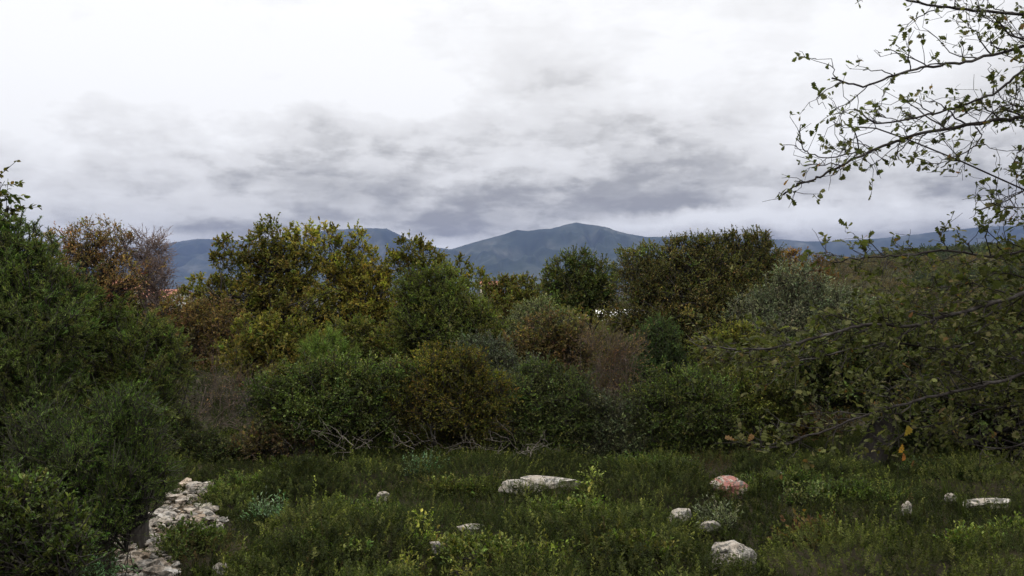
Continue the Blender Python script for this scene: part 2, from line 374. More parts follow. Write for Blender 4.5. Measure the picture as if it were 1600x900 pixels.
def grow(name, label, cat, base, lobes, sp, seed, trunk_r=.08, fork=.35, group=None, wood=None, twig_mat=None, cov=1.0, dens_tw=1.0,
         parts=('trunk', 'crown'), depth=.85, stems=1, flat=0.0, twr=.004, tint=None):
    """A tree or shrub: trunk(s), limbs bent to every lobe, branches, twigs, and single leaves on the twigs."""
    rng = np.random.RandomState(seed); S = dict(SP[sp]); S['L'] *= .80; S['cov'] *= 1.25 if SP[sp]['cov'] < 1.8 else 1.6
    bx, by = base; b0 = np.array([bx, by, float(gz(bx, by)) - .05])
    root = empty(name, b0, label, cat, group)
    W = Wood(); LP, LD, LN, LT = [], [], [], []; LB = []
    tw0, tw1, twr0 = [], [], []
    cen, rad = [], []
    for lb in lobes:
        px, py, d, rx, ry = lb[:5]; cen.append(at(px, py, d)); k = d / F * (1.12 if py > 480 and d > 8 else 1.0); rad.append([rx * k, min(rx, ry) * k * depth * (1.15), ry * k])
    cen = np.array(cen); rad = np.array(rad)
    top = cen[:, 2].max(); mid = cen.mean(0)
    forkp = []
    for s in range(stems):
        off = np.array([rng.randn() * .5, rng.randn() * .4, 0]) * trunk_r * 5 * (stems > 1)
        fz = b0[2] + fork * (mid[2] - b0[2]) + .05
        fp = np.array([bx + (mid[0] - bx) * fork, by + (mid[1] - by) * fork, fz]) + off * 1.5 + rng.randn(3) * [.05, .05, .03]
        P = curve(b0 + off, fp, 7, wob=.15 if trunk_r > .05 else .5, rng=rng); r = np.linspace(trunk_r * 1.25, trunk_r * .8, 7) / (1 if stems == 1 else stems ** .4); r[0] *= 1.35
        W.add(*tube(P, r, 8 if trunk_r > .05 else 6)); forkp.append(fp)
    leaf_area = .55 * S['L'] ** 2 * np.ptp(S['T'][0][:, 0])
    for c, rr in zip(cen, rad):
        fp = forkp[rng.randint(len(forkp))]
        P = curve(fp, c, 9, wob=.7, rng=rng, up=-.06 if c[2] - fp[2] > .3 else .12)
        rl = trunk_r * .55 * np.clip(rr[0] / .8, .5, 1.3)
        W.add(*tube(P, np.linspace(rl, rl * .25, 9), 5))
        n_leaf = max(20, S['cov'] * cov * math.pi * rr[0] * rr[2] / leaf_area)
        n_tw = max(10, int(n_leaf / S['lp'] * dens_tw)); 
        if S['cov'] * cov < .5: n_tw = int(n_tw * 3.2)
        n_br = max(5, int(n_tw / 9))
        u = unit(rng.randn(n_br, 3)); q = rng.rand(n_br, 1) ** .42
        u[:, 2] = np.where(u[:, 2] < -.2, u[:, 2] * .75, u[:, 2])
        E = c + u * q * rr * 1.06 * (1 + (.38 if sp in ('juniper', 'heath') else .31) * rng.randn(n_br, 1))
        E[:, 2] = np.maximum(E[:, 2], gz(E[:, 0], E[:, 1]) + .05)
        # branches: start on the limb, bend out to E
        st = P[rng.randint(4, 9, n_br)]
        m = (st + E) / 2 + rng.randn(n_br, 3) * .12 * np.linalg.norm(E - st, axis=1, keepdims=True) - np.array([0, 0, .05])
        rb = max(.004, rl * .16)
        for a_, b_2, ra, rb_ in ((st, m, rb * 1.5, rb), (m, E, rb, rb * .5)):
            V, f = prisms(a_, b_2, np.full(n_br, ra), np.full(n_br, rb_), 4); W.add(V, f)
        # twigs
        bi = rng.randint(0, n_br, n_tw); t = rng.rand(n_tw, 1) ** .6
        s0 = m[bi] * (1 - t) + E[bi] * t
        out = unit((s0 - c) / rr + 1e-6)
        D = unit(out * .8 + rng.randn(n_tw, 3) * .65 + np.array([0, 0, S['upr']]))
        Ln = S['tw'] * (.5 + rng.rand(n_tw, 1)); s1 = s0 + D * Ln
        s1[:, 2] = np.maximum(s1[:, 2], gz(s1[:, 0], s1[:, 1]) + .04)
        # long whips stand out of the crown and break its outline
        if S['cov'] * cov >= .5 and n_tw > 60:
            nw = 14; uw = unit(rng.randn(nw, 3) * [1, .6, .5] + [0, 0, .9]); w0 = c + uw * rr * .85; wd = unit(uw + rng.randn(nw, 3) * .35 + [0, 0, .8]); wl = rng.uniform(.25, .85, (nw, 1)) * rr[2]
            V, f = prisms(w0 - wd * .1, w0 + wd * wl, np.full(nw, twr * 1.4), np.full(nw, twr * .6), 3); W.add(V, f)
            kk = rng.randint(0, n_tw, nw * 8); wi = np.repeat(np.arange(nw), 8); tq = rng.rand(nw * 8, 1)
            s0[kk] = w0[wi] + wd[wi] * wl[wi] * tq; D[kk] = unit(wd[wi] + rng.randn(nw * 8, 3) * .7); s1[kk] = s0[kk] + D[kk] * Ln[kk] * .7
        tw0.append(s0); tw1.append(s1)
        per = S['lp']
        nl = n_tw * per if S['cov'] * cov >= .5 else int(n_leaf)
        if S['cov'] * cov >= .5: ti = np.repeat(np.arange(n_tw), per)
        else: ti = rng.randint(0, n_tw, nl)
        tt = rng.rand(nl, 1) * .95 + .08
        LP.append(s0[ti] * (1 - tt) + s1[ti] * tt)
        side = unit(rng.randn(nl, 3)); LD.append(unit(D[ti] * (.75 + .5 * tt) + side * .85))
        LN.append(unit(np.array([0, 0, 1.]) + rng.randn(nl, 3) * .55 + out[ti] * .3)); LT.append(np.repeat(rng.randn(), nl)); bc = np.exp(rng.randn(n_br, 3) * .10 + rng.randn(n_br, 1) * .20); LB.append(bc[bi[ti]])
    tw0 = np.concatenate(tw0); tw1 = np.concatenate(tw1)
    if twig_mat is None:
        V, f = prisms(tw0, tw1, np.full(len(tw0), twr), np.full(len(tw0), twr * .45), 3); W.add(V, f)
    else:
        mm = (tw0 + tw1) / 2 + rng.randn(*tw0.shape) * .015
        Wt = Wood()
        for a_, b_2, ra, rb_ in ((tw0, mm, twr, twr * .75), (mm, tw1, twr * .75, twr * .4)):
            V, f = prisms(a_, b_2, np.full(len(tw0), ra), np.full(len(tw0), rb_), 3); Wt.add(V, f)
        # side shoots
        k = rng.randint(0, len(tw0), len(tw0) * 2); t = rng.rand(len(k), 1); p = mm[k] * (1 - t) + tw1[k] * t
        e = p + unit((tw1[k] - tw0[k]) + rng.randn(len(k), 3) * .16) * rng.uniform(.05, .16, (len(k), 1))
        V, f = prisms(p, e, np.full(len(k), twr * .5), np.full(len(k), twr * .3), 3); Wt.add(V, f)
        Wt.build('twigs', twig_mat, root, b0)
    W.build(parts[0], wood or M_bark, root, b0)
    LP = np.concatenate(LP); LD = np.concatenate(LD); LN = np.concatenate(LN); LT = np.concatenate(LT)
    n = len(LP); Rm = frames(LD, LN); size = S['L'] * np.exp(rng.randn(n) * .25)
    T, fs = S['T']
    V, faces = instance(T, fs, LP, Rm, size)
    V[:, 2] = np.maximum(V[:, 2], b0[2] + .02)
    col = palette(rng, S['pal'], S['w'], n)
    # clumps of slightly different growth, and lobe to lobe variation
    nn = Noise2(seed + 500); cl = nn.fbm(LP[:, 0] * 1.6 + LP[:, 1], LP[:, 2] * 1.6 + 3, 3)
    col *= (1 + (cl[:, None] - .5) * 1.1) * np.exp(LT[:, None] * .10) * np.concatenate(LB)
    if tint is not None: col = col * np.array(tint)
    mesh_obj(parts[1], V, faces, S['mat'], root, [np.repeat(col, len(f), axis=0) for f in fs], False, b0)
    return root

SHR = ('stems', 'foliage')
# --- tall trees on the skyline
grow('oak_tree', 'tallest olive green oak with a ragged top, before the farthest hazy mountain', 'tree', (-5.6, 18.4),
     [(432,372,18,30,22),(418,398,18,48,26),(352,388,18,13,14),(349,412,18,14,15),(372,432,18,32,20),(322,448,18,28,13),(350,470,18,50,24),(455,430,18,46,42),(410,470,17.8,50,36),(478,385,18,26,24),(300,462,18,18,10),(480,490,17.6,50,36)],
     'oak_olive', 1, .13, .4, tint=(1.12, 1.1, 1.1))
grow('oak_tree', 'yellowish oak with narrow pointed shoots on its crown, beside the tallest ragged oak', 'tree', (-3.6, 18.8),
     [(508,372,18.5,14,16),(515,402,18.5,34,26),(562,385,18.5,9,22),(558,412,18.5,26,24),(596,425,18.5,30,30),(540,445,18.3,48,34),(585,468,18,42,34),(545,500,17.8,48,34),(606,500,18,34,34)],
     'oak_olive', 2, .12, .4, tint=(1.2, 1.12, 1.0))
grow('oak_tree', 'small oak with an open twiggy top showing mountain through it', 'tree', (-2.1, 18.8),
     [(638,388,18.5,22,13),(655,402,18.5,24,16),(683,402,18.5,12,14),(625,418,18.5,18,16),(660,428,18.4,34,20),(705,425,18.4,28,18),(735,440,18.4,24,14),(690,450,18.2,46,20)],
     'oak_olive', 3, .09, .45, cov=.75, tint=(.92, .92, .95))
grow('oak_tree', 'round topped brown autumn tree rising above the dark junipers', 'tree', (-11.6, 21.5),
     [(150,368,21.5,40,18),(112,378,21.5,26,18),(185,388,21.5,28,24),(140,398,21.5,50,26),(98,402,21.5,28,20),(165,425,21.3,52,28),(110,432,21.3,44,26),(200,440,21,38,26),(150,462,21,60,26),(70,380,21.5,16,12)],
     'brown', 4, .12, .4, cov=1.0, tint=(1.1, 1.1, 1.2))
grow('bare_tree', 'leafless grey purple tree with fine upright twigs beside the brown autumn tree', 'tree', (-10.0, 21.8),
     [(228,380,21.8,24,18),(252,385,21.8,14,20),(215,400,21.8,22,22),(245,412,21.8,22,26),(225,430,21.6,30,26),(258,430,21.6,12,18),(240,455,21.6,30,20),(195,385,21.8,14,18)],
     'bare', 5, .10, .35, twig_mat=M_twig, dens_tw=.26, twr=.009, wood=M_twig, parts=('trunk', 'leaves'))
grow('holm_oak', 'broad dark evergreen oak with flat bushy crown, darkest and widest tree on the skyline', 'tree', (5.0, 17.6),
     [(985,420,17,24,22),(1015,410,17,30,20),(1050,398,17,26,16),(1085,388,17,26,14),(1118,392,17,24,18),(1150,382,17,26,14),(1180,384,17,22,14),(1192,408,17,24,24),(1150,420,16.8,50,32),(1080,430,16.8,60,36),(1010,455,16.6,50,36),(1180,455,16.6,44,34),(1110,478,16.4,70,40),(1030,500,16.2,56,34),(1165,500,16.2,50,36),(1075,535,16,60,34)],
     'evergreen_tan', 6, .17, .4, cov=.95)
grow('laurel_tree', 'rounded mid green tree just left of the dark holm oak, below the mountain peak', 'tree', (1.6, 19),
     [(902,412,18.6,24,16),(880,428,18.6,26,20),(930,432,18.6,26,20),(865,448,18.5,20,18),(905,456,18.4,44,26),(950,452,18.4,26,18),(880,484,18.2,28,16)],
     'evergreen', 7, .10, .4, cov=.9, tint=(1.35, 1.35, 1.2))
grow('oak_tree', 'low brownish oak closing the skyline between the small twiggy oak and the laurel', 'tree', (-.2, 22.5),
     [(790,450,22,34,17),(765,455,22,24,16),(820,455,22,30,16),(845,462,22,22,16),(780,478,21.8,50,24),(835,485,21.8,40,24)],
     'oak_green', 8, .10, .4, tint=(1.35, 1.15, 1.1))
grow('oak_tree', 'orange brown tree behind the silvery olive, against the wooded hill', 'tree', (9.2, 26),
     [(1225,412,25,22,16),(1250,408,25,24,13),(1278,420,25,22,16),(1240,435,25,40,20),(1285,442,25,24,16)],
     'brown', 9, .10, .4, cov=1.5, tint=(1.0, .88, .7))
grow('olive_tree', 'silvery grey olive tree in front of the wooded hill', 'tree', (6.4, 15.5),
     [(1240,440,15,30,18),(1262,462,15,34,22),(1215,468,15,30,22),(1305,478,15,34,22),(1335,490,15,26,20),(1185,492,15,34,20),(1255,500,14.8,48,26),(1300,515,14.8,40,24),(1210,525,14.6,50,24)],
     'olive', 10, .10, .35, cov=.95, wood=M_bark, tint=(.85, .88, .8))
grow('cypress_tree', 'thin dark cypress spire far off between the laurel and the holm oak', 'tree', (8.1, 63),
     [(960,419,62,3.2,8),(960,428,62,4.2,9),(960,440,62,4.6,10)], 'juniper_far', 77, .12, .3, cov=1.0)

grow('oak_tree', 'dull brownish oak screening the foot of the leafless grey tree and the roofs', 'tree', (-11.0, 25),
     [(175,482,24,34,20),(215,488,24,36,20),(255,490,24,34,20),(292,492,24,28,18),(235,505,24,50,24),(180,505,24,50,24),(330,500,24,34,20)],
     'oak_green', 11, .10, .4, tint=(1.15, .95, .9))
grow('oak_tree', 'hazel brown oak low between the laurel and the russet shrub', 'tree', (1.0, 17),
     [(770,495,17.5,34,22),(830,500,17.5,40,20),(880,505,17.5,34,16),(800,520,17.2,50,22)],
     'oak_green', 12, .09, .4, tint=(1.2, 1.0, 1.0))
# --- second row
grow('phillyrea_tree', 'fresh green leafy tree before the small twiggy oak', 'tree', (-1.9, 14.4),
     [(690,440,14.5,22,18),(640,470,14.5,20,28),(665,460,14.5,30,26),(712,470,14.4,30,24),(690,500,14.2,48,30),(742,505,14.2,26,28),(645,520,14.2,30,30),(720,540,14,50,30),(765,530,14.2,20,26)],
     'green', 20, .09, .4, tint=(.9, .95, .95))
grow('pine_tree', 'young pine with bright green needles, rounded tip above the speckled lentisk', 'tree', (-3.0, 12.6),
     [(512,545,12.6,17,14),(500,562,12.6,24,18),(530,570,12.6,24,18),(512,590,12.5,36,22),(545,605,12.5,30,22)], 'pine', 21, .05, .4)
grow('oak_tree', 'orange tinged oak bush below the tallest ragged oak', 'tree', (-5.0, 14.5),
     [(400,525,14.5,34,24),(445,520,14.5,34,24),(420,555,14.3,46,26),(470,548,14.3,30,24),(375,565,14.2,30,28),(455,580,14,40,26)],
     'oak_olive', 22, .08, .35, tint=(.86, .84, .85))
grow('oak_tree', 'greenish oak bush with yellow sprays between the young pine and the fresh green tree', 'tree', (-2.7, 14.8),
     [(575,540,15,34,26),(615,545,15,30,24),(545,525,15.2,26,20),(590,575,14.6,40,26),(640,570,14.4,30,22)],
     'oak_green', 23, .07, .35, tint=(1.1, 1.05, 1.0))
grow('shrub', 'russet leafed shrub with red brown and yellow leaves below the pale green sallow', 'shrub', (.7, 13.6),
     [(855,525,13.6,30,20),(885,520,13.6,28,20),(820,548,13.6,28,22),(865,555,13.5,40,24),(905,555,13.5,26,24),(835,585,13.4,38,22)],
     'rust', 24, .05, .3, parts=SHR, stems=3, tint=(.88, .95, .9))
grow('sallow_shrub', 'pale grey green shrub with a rounded crown, above the russet shrub', 'shrub', (.4, 14.8),
     [(838,488,14.8,17,12),(828,505,14.8,26,17),(855,505,14.8,22,15),(800,525,14.6,20,16),(835,528,14.7,36,20)],
     'sagegreen', 25, .05, .3, parts=SHR, stems=2, tint=(1.25, 1.2, 1.1))
grow('shrub', 'grey green shrub lower down between the yellowish bush and the dark blue green bush', 'shrub', (-.1, 12.6),
     [(770,565,12.8,26,22),(800,590,12.6,30,24),(745,555,13,20,18),(825,610,12.4,28,20)],
     'sagegreen', 26, .04, .3, parts=SHR, stems=3, tint=(.72, .78, .9))
grow('juniper_tree', 'dark upright juniper with pointed tips at the foot of the holm oak', 'tree', (2.5, 13.2),
     [(1030,528,13,11,20),(1012,550,13,14,22),(1045,550,13,14,22),(1028,570,13,26,26),(1005,590,12.9,22,22),(1050,585,12.9,22,24)],
     'juniper_far', 27, .06, .3, cov=1.2)
grow('shrub', 'yellow green leafy shrub below the silvery olive', 'shrub', (4.2, 12.9),
     [(1150,535,13,26,18),(1120,555,13,30,22),(1170,560,13,30,22),(1210,570,12.8,30,24),(1140,590,12.7,40,24)],
     'green', 28, .05, .3, parts=SHR, stems=3, tint=(1.05, .95, .85))
grow('shrub', 'brown shrub with dry leaves between the autumn tree and the tallest oak', 'shrub', (-7.7, 16),
     [(285,500,16,34,26),(320,510,16,34,26),(265,530,15.8,34,26),(310,545,15.6,44,28),(350,520,15.6,26,24),(345,495,16,20,16)],
     'rust', 29, .06, .3, parts=SHR, stems=3, cov=.8, tint=(.95, .9, .9))
grow('shrub', 'dull green shrub under the laurel beside the white house', 'shrub', (1.9, 16.5),
     [(943,487,16.5,5,8),(966,490,16.5,5,7),(870,500,16.6,20,12),(985,520,16.2,22,14),(1000,540,16,24,18),(960,545,16,24,16)],
     'oak_green', 30, .05, .3, parts=SHR, stems=3, tint=(1.0, .9, .9))

# --- front row of the thicket
grow('lentisk_bush', 'large speckled dark green bush on bare forking stems', 'bush', (-2.6, 11.1),
     [(435,640,11,46,30),(480,600,11.2,44,28),(540,595,11.2,48,28),(595,612,11.1,36,28),(415,615,11.2,22,18),(500,645,10.9,56,30),(570,650,10.9,46,26),(460,672,10.9,44,20),(625,590,11.2,22,18),(540,685,11,60,20),(600,690,11.1,40,20)],
     'lentisk', 40, .04, .5, parts=SHR, stems=7, tint=(.88, .88, .8))
grow('bush', 'yellowish bush with ochre top leaves, over a tangle of pale dead twigs', 'bush', (-.85, 11.1),
     [(690,575,11.3,42,24),(735,590,11.2,38,28),(655,605,11.2,34,28),(700,625,11,60,30),(765,625,11,24,30),(640,640,11,30,26),(740,655,10.9,46,22),(700,690,11.2,60,16)],
     'yellowgreen', 41, .035, .45, parts=SHR, stems=6, tint=(.95, .92, .85))
grow('bush', 'dark blue green bush behind the long white boulder', 'bush', (.5, 11.3),
     [(850,595,11.5,36,22),(820,625,11.3,36,28),(880,620,11.4,38,28),(845,660,11.2,54,30),(905,655,11.2,30,32),(870,695,11.1,50,24),(820,690,11.1,34,22)],
     'myrtle', 42, .035, .4, parts=SHR, stems=5)
grow('bush', 'dense dark green bush behind the red and white boulder', 'bush', (2.4, 11.2),
     [(1050,608,11.4,40,24),(1095,620,11.3,38,28),(1015,640,11.2,34,30),(1065,650,11.1,56,34),(1120,650,11.1,32,34),(1040,690,11,50,24),(1105,690,11,44,24)],
     'myrtle', 43, .035, .4, parts=SHR, stems=5, tint=(1.15, 1.15, .9))
grow('shrub', 'light green shrub with drooping sprays and a few orange leaves near the fallen branch tips', 'shrub', (3.35, 11.3),
     [(1160,620,11.3,28,26),(1190,600,11.3,28,24),(1180,650,11.2,38,28),(1225,630,11.2,34,28),(1210,665,11.1,34,20)],
     'lentisk', 44, .035, .4, parts=SHR, stems=4, cov=.8, tint=(1.25, 1.1, .9))
grow('bare_shrub', 'leafless tawny shrub of fine upright twigs between the two dark bushes', 'shrub', (1.3, 11.6),
     [(935,560,12,30,34),(970,560,12,30,34),(950,610,11.8,38,36),(985,620,11.7,22,34),(945,660,11.6,30,34),(980,540,12,26,26),(925,520,12.2,18,22)],
     'baretwig', 45, .03, .12, parts=('stems', 'leaves'), stems=6, wood=M_dry, twig_mat=M_dry, dens_tw=.11, twr=.0028)
grow('bare_shrub', 'purplish leafless shrub left of the speckled bush', 'shrub', (-4.6, 11.6),
     [(350,590,12,34,30),(390,600,12,30,28),(330,630,11.9,40,30),(375,650,11.8,44,34),(310,665,11.8,28,24),(395,700,11.6,26,24)],
     'baretwig', 46, .03, .12, parts=('stems', 'leaves'), stems=6, wood=M_dry, twig_mat=M_dry, dens_tw=.11, twr=.0028, cov=1.2)
grow('bush', 'small dusky bush beyond the end of the rubble path', 'bush', (-4.9, 10.9),
     [(285,690,10.9,30,24),(315,705,10.8,34,20),(345,715,10.7,30,16),(270,665,11,24,22)],
     'myrtle', 47, .03, .35, parts=SHR, stems=4, tint=(1.0, .95, 1.0))
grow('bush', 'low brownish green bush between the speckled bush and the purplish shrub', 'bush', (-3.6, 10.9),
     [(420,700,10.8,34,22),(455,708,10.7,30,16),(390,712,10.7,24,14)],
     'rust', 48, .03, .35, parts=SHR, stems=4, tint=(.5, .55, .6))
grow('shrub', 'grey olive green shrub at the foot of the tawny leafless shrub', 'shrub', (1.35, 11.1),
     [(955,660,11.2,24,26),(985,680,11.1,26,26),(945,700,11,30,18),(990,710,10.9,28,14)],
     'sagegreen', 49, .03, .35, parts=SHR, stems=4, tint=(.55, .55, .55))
# dark oak standing on the clearing's edge, its trunk in view
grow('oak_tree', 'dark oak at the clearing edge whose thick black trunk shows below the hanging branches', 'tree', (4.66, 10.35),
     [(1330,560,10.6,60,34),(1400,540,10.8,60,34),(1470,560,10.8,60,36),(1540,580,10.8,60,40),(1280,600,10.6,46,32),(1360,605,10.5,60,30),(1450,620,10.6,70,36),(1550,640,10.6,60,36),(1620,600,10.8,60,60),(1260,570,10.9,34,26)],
     'evergreen', 50, .17, .5, cov=.95, wood=M_shadebark)
grow('bush', 'dark low bush right behind the hanging yellow leaf', 'bush', (5.9, 10.8),
     [(1440,690,10.8,50,22),(1500,680,10.8,50,26),(1400,700,10.9,30,16)],
     'myrtle', 51, .03, .35, parts=SHR, stems=4)
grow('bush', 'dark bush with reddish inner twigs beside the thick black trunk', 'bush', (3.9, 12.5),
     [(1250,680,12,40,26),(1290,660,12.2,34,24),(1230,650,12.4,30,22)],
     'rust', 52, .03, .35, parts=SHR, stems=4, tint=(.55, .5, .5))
grow('bush', 'bush at the clearing edge beyond the last small white stone', 'bush', (6.8, 10.6),
     [(1570,690,10.6,50,26),(1620,670,10.7,50,36)],
     'evergreen', 53, .03, .35, parts=SHR, stems=4)
# --- junipers and heath close by
grow('juniper_tree', 'tallest juniper, big dark green mass with drooping tips at the frame edge', 'tree', (-4.3, 6.4),
     [(25,385,6.4,46,26),(5,420,6.3,60,36),(60,410,6.4,34,24),(40,460,6.2,60,44),(95,470,6.3,34,34),(-30,480,6.1,70,60),(70,520,6.1,66,48),(10,560,5.9,70,60),(-50,380,6.3,50,50),(40,640,5.8,80,60),(-40,700,5.7,70,70)],
     'juniper', 60, .10, .35, cov=1.0)
grow('juniper_tree', 'feathery juniper with spreading sprays in front of the leafless grey tree', 'tree', (-3.3, 7.0),
     [(150,500,7,44,28),(200,525,7,46,30),(245,545,7,36,28),(270,580,7,28,26),(130,550,6.8,56,38),(190,580,6.8,60,38),(235,620,6.8,44,38),(140,630,6.6,60,44),(190,660,6.6,50,36),(120,500,6.9,30,24)],
     'juniper', 61, .07, .3, cov=1.0, tint=(1.12, 1.08, 1.0))
grow('heath_shrub', 'soft bright green tree heath with upright plumes at the edge of the rubble path', 'shrub', (-2.75, 5.55),
     [(195,660,5.6,40,36),(160,700,5.5,44,42),(215,710,5.6,36,44),(180,760,5.4,52,44),(228,760,5.5,26,34),(130,750,5.4,40,44),(170,815,5.3,34,30)],
     'heath', 62, .014, .2, parts=SHR, stems=5, cov=1.0)
grow('heath_shrub', 'darker tree heath between the tallest juniper and the bright plumed heath', 'shrub', (-3.25, 5.4),
     [(70,700,5.4,44,44),(105,740,5.3,40,44),(50,770,5.2,50,40)],
     'heath', 63, .014, .2, parts=SHR, stems=5, cov=.9, tint=(.8, .75, .9))
grow('broadleaf_shrub', 'broad leaved green shrub filling the bottom corner below the junipers', 'shrub', (-2.75, 4.35),
     [(40,800,4.4,40,34),(0,840,4.3,50,44),(80,840,4.3,44,34),(50,880,4.2,60,34),(115,880,4.2,34,24),(-30,790,4.4,40,40)],
     'myrtle', 64, .02, .25, parts=SHR, stems=5, cov=.75, tint=(.8, .85, .7))
grow('shrub', 'thin broadleaf stem poking above the tallest juniper against the cloud', 'shrub', (-4.45, 6.9),
     [(2,285,6.6,16,16),(12,322,6.6,16,7),(-20,300,6.6,30,40),(-15,350,6.6,30,20)],
     'oak_green', 65, .03, .55, parts=SHR, cov=.55)

# ------------------------------------------------------------------ rocks and rubble
def ico(sub):
    import bmesh
    bm = bmesh.new(); bmesh.ops.create_icosphere(bm, subdivisions=sub, radius=1)
    V = np.array([v.co[:] for v in bm.verts]); Fc = np.array([[v.index for v in f.verts] for f in bm.faces]); bm.free()
    return V, Fc

def rock_mat(name, red=False, lichen=.5, dim=1.0, attr=False):
    m, n, b = mat_new(name); L = n.links
    tcx = n.nodes.new('ShaderNodeTexCoord')
    def no(scale, det=6, rough=.6, dist=0):
        x = n.nodes.new('ShaderNodeTexNoise'); x.inputs['Scale'].default_value = scale; x.inputs['Detail'].default_value = det
        x.inputs['Roughness'].default_value = rough; x.inputs['Distortion'].default_value = dist
        L.new(tcx.outputs['Object'], x.inputs['Vector']); return x.outputs['Fac']
    def rp(src, st):
        r = n.nodes.new('ShaderNodeValToRGB'); L.new(src, r.inputs[0]); e = r.color_ramp.elements
        e[0].position, e[0].color = st[0][0], (*st[0][1], 1); e[1].position, e[1].color = st[-1][0], (*st[-1][1], 1)
        for p, c in st[1:-1]: q = e.new(p); q.color = (*c, 1)
        return r.outputs[0]
    def mixc(f, a, c):
        x = n.nodes.new('ShaderNodeMix'); x.data_type = 'RGBA'; L.new(f, x.inputs[0])
        for i, v in ((6, a), (7, c)):
            if isinstance(v, tuple): x.inputs[i].default_value = (*v, 1)
            else: L.new(v, x.inputs[i])
        return x.outputs[2]
    base = rp(no(9), [(.3, (.24 * dim, .20 * dim, .155 * dim)), (.5, (.38 * dim, .335 * dim, .28 * dim)), (.7, (.56 * dim, .53 * dim, .49 * dim))])
    if red: base = mixc(rp(no(6.5, 4, .6, .6), [(.41, (0, 0, 0)), (.46, (1, 1, 1))]), base, rp(no(16), [(.3, (.15, .055, .045)), (.7, (.30, .14, .115))]))
    g = lichen
    base = mixc(rp(no(13, 7, .7), [(.60 - .12 * g, (0, 0, 0)), (.68 - .12 * g, (1, 1, 1))]), base, (.085, .08, .068))
    base = mixc(rp(no(34, 4, .6), [(.62, (0, 0, 0)), (.70, (1, 1, 1))]), base, (.06, .055, .05))
    if attr:
        at_ = n.nodes.new('ShaderNodeAttribute'); at_.attribute_name = 'col'; mu = n.nodes.new('ShaderNodeMix'); mu.data_type = 'RGBA'; mu.blend_type = 'MULTIPLY'; mu.inputs[0].default_value = 1
        L.new(base, mu.inputs[6]); L.new(at_.outputs['Color'], mu.inputs[7]); base = mu.outputs[2]
    L.new(base, b.inputs['Base Color']); b.inputs['Roughness'].default_value = .9; b.inputs['Specular IOR Level'].default_value = .2
    bp = n.nodes.new('ShaderNodeBump'); bp.inputs['Strength'].default_value = .9; bp.inputs['Distance'].default_value = .02
    L.new(no(28, 8, .7), bp.inputs['Height']); L.new(bp.outputs[0], b.inputs['Normal'])
    return m
M_rock = rock_mat('limestone', lichen=.9, dim=.74); M_rockl = rock_mat('lichened limestone', lichen=1.2, dim=.8); M_red = rock_mat('red and white rock', True, .7, .8)
M_rub = rock_mat('rubble stone', lichen=.9, dim=.72)
M_rubs = rock_mat('loose rubble', lichen=1.0, dim=.8, attr=True)

ICO5 = ico(5)
def rock_verts(seed, scale, rough=.22, base=None, lumps=1.3, pit=.06):
    V0, Fc = base or ICO5; V = V0.copy(); off = Vector((seed * 3.1, seed * 1.7, seed * .9))
    out = np.empty_like(V)
    for i, v in enumerate(V):
        p = Vector(v) * lumps + off
        d = 1 + rough * mnoise.noise(p) * 2 + rough * .55 * mnoise.noise(p * 2.7) + pit * (mnoise.cell(p * 2.2) - .5)
        d -= pit * 2.2 * max(0, .25 - abs(mnoise.noise(p * 3.3)))
        d += pit * .9 * mnoise.noise(p * 9)
        out[i] = v * d
    # sharpen facets: clip by a few random planes
    rng = np.random.RandomState(seed)
    for _ in range(7):
        nrm = unit(rng.randn(1, 3))[0]; h = rng.uniform(.62, .85); s = out @ nrm - h
        out -= np.where(s > 0, s, 0)[:, None] * nrm * .8
    return out * np.array(scale), Fc

ROCKS = []
def rock(label, px, py, wpx, hpx, seed, mat, zr=0.0, cat='boulder', depth=.7, rough=.22, group=None, name='boulder', rotz=None, sub=None):
    """py is where the visible foot meets the plants"""
    d = CH * F / (py - 450)
    for _ in range(4):
        x = (px - 800) / F * d; d = (CH - float(gz(x, d)) - zr) * F / (py - 450)
    x = (px - 800) / F * d; k = d / F
    sx, sz = wpx * k / 2, hpx * k * .85
    V, Fc = rock_verts(seed, (sx * 1.12, sx * depth, sz), rough, sub)
    rz = np.random.RandomState(seed).uniform(-.3, .3) if rotz is None else rotz
    V = V @ np.array([[math.cos(rz), math.sin(rz), 0], [-math.sin(rz), math.cos(rz), 0], [0, 0, 1]])
    V[:, :2] *= 1 + .45 * np.clip(-V[:, 2:3] / sz, 0, 1); V[:, 2] = np.where(V[:, 2] < 0, V[:, 2] * (2.6 if sx > .12 else 2.0), V[:, 2])
    z = float(gz(x, d)) + zr
    o = mesh_obj(name, V, [Fc], mat, smooth=False); o.location = (x, d, z + sz * .12)
    tag(o, label, cat, group); ROCKS.append((x, d, sx, sx * depth, zr)); return o

rock('long flat white limestone boulder in front of the dark blue green bush', 850, 753, 108, 10, 1, M_rock, zr=.13, depth=.35, rough=.26, rotz=.05)
rock('red and white flat topped boulder before the dense dark green bush', 1141, 757, 58, 13, 4, M_red, zr=.13, depth=.6, rough=.34)
rock('rounded pale boulder showing its top between low bushes, halfway to the red boulder', 1062, 804, 36, 11, 3, M_rock, zr=.12)
rock('largest grey boulder with dark lichen near the bottom of the clearing', 1146, 870, 74, 25, 7, M_rockl, zr=.12, depth=.8)
rock('small whitish rock half hidden by the grey leaved clump', 1110, 822, 30, 9, 5, M_rockl, zr=.12, cat='rock', name='rock')
rock('small white stone among low plants left of the blue green clump', 599, 775, 18, 9, 6, M_rock, zr=.14, cat='rock', name='rock')
rock('small round white stone below the thick black trunk', 1418, 794, 15, 10, 8, M_rock, zr=.16, cat='rock', name='rock')
rock('tiny white stone at the end of a flat grey slab', 1486, 777, 14, 7, 9, M_rock, zr=.15, cat='rock', name='rock')
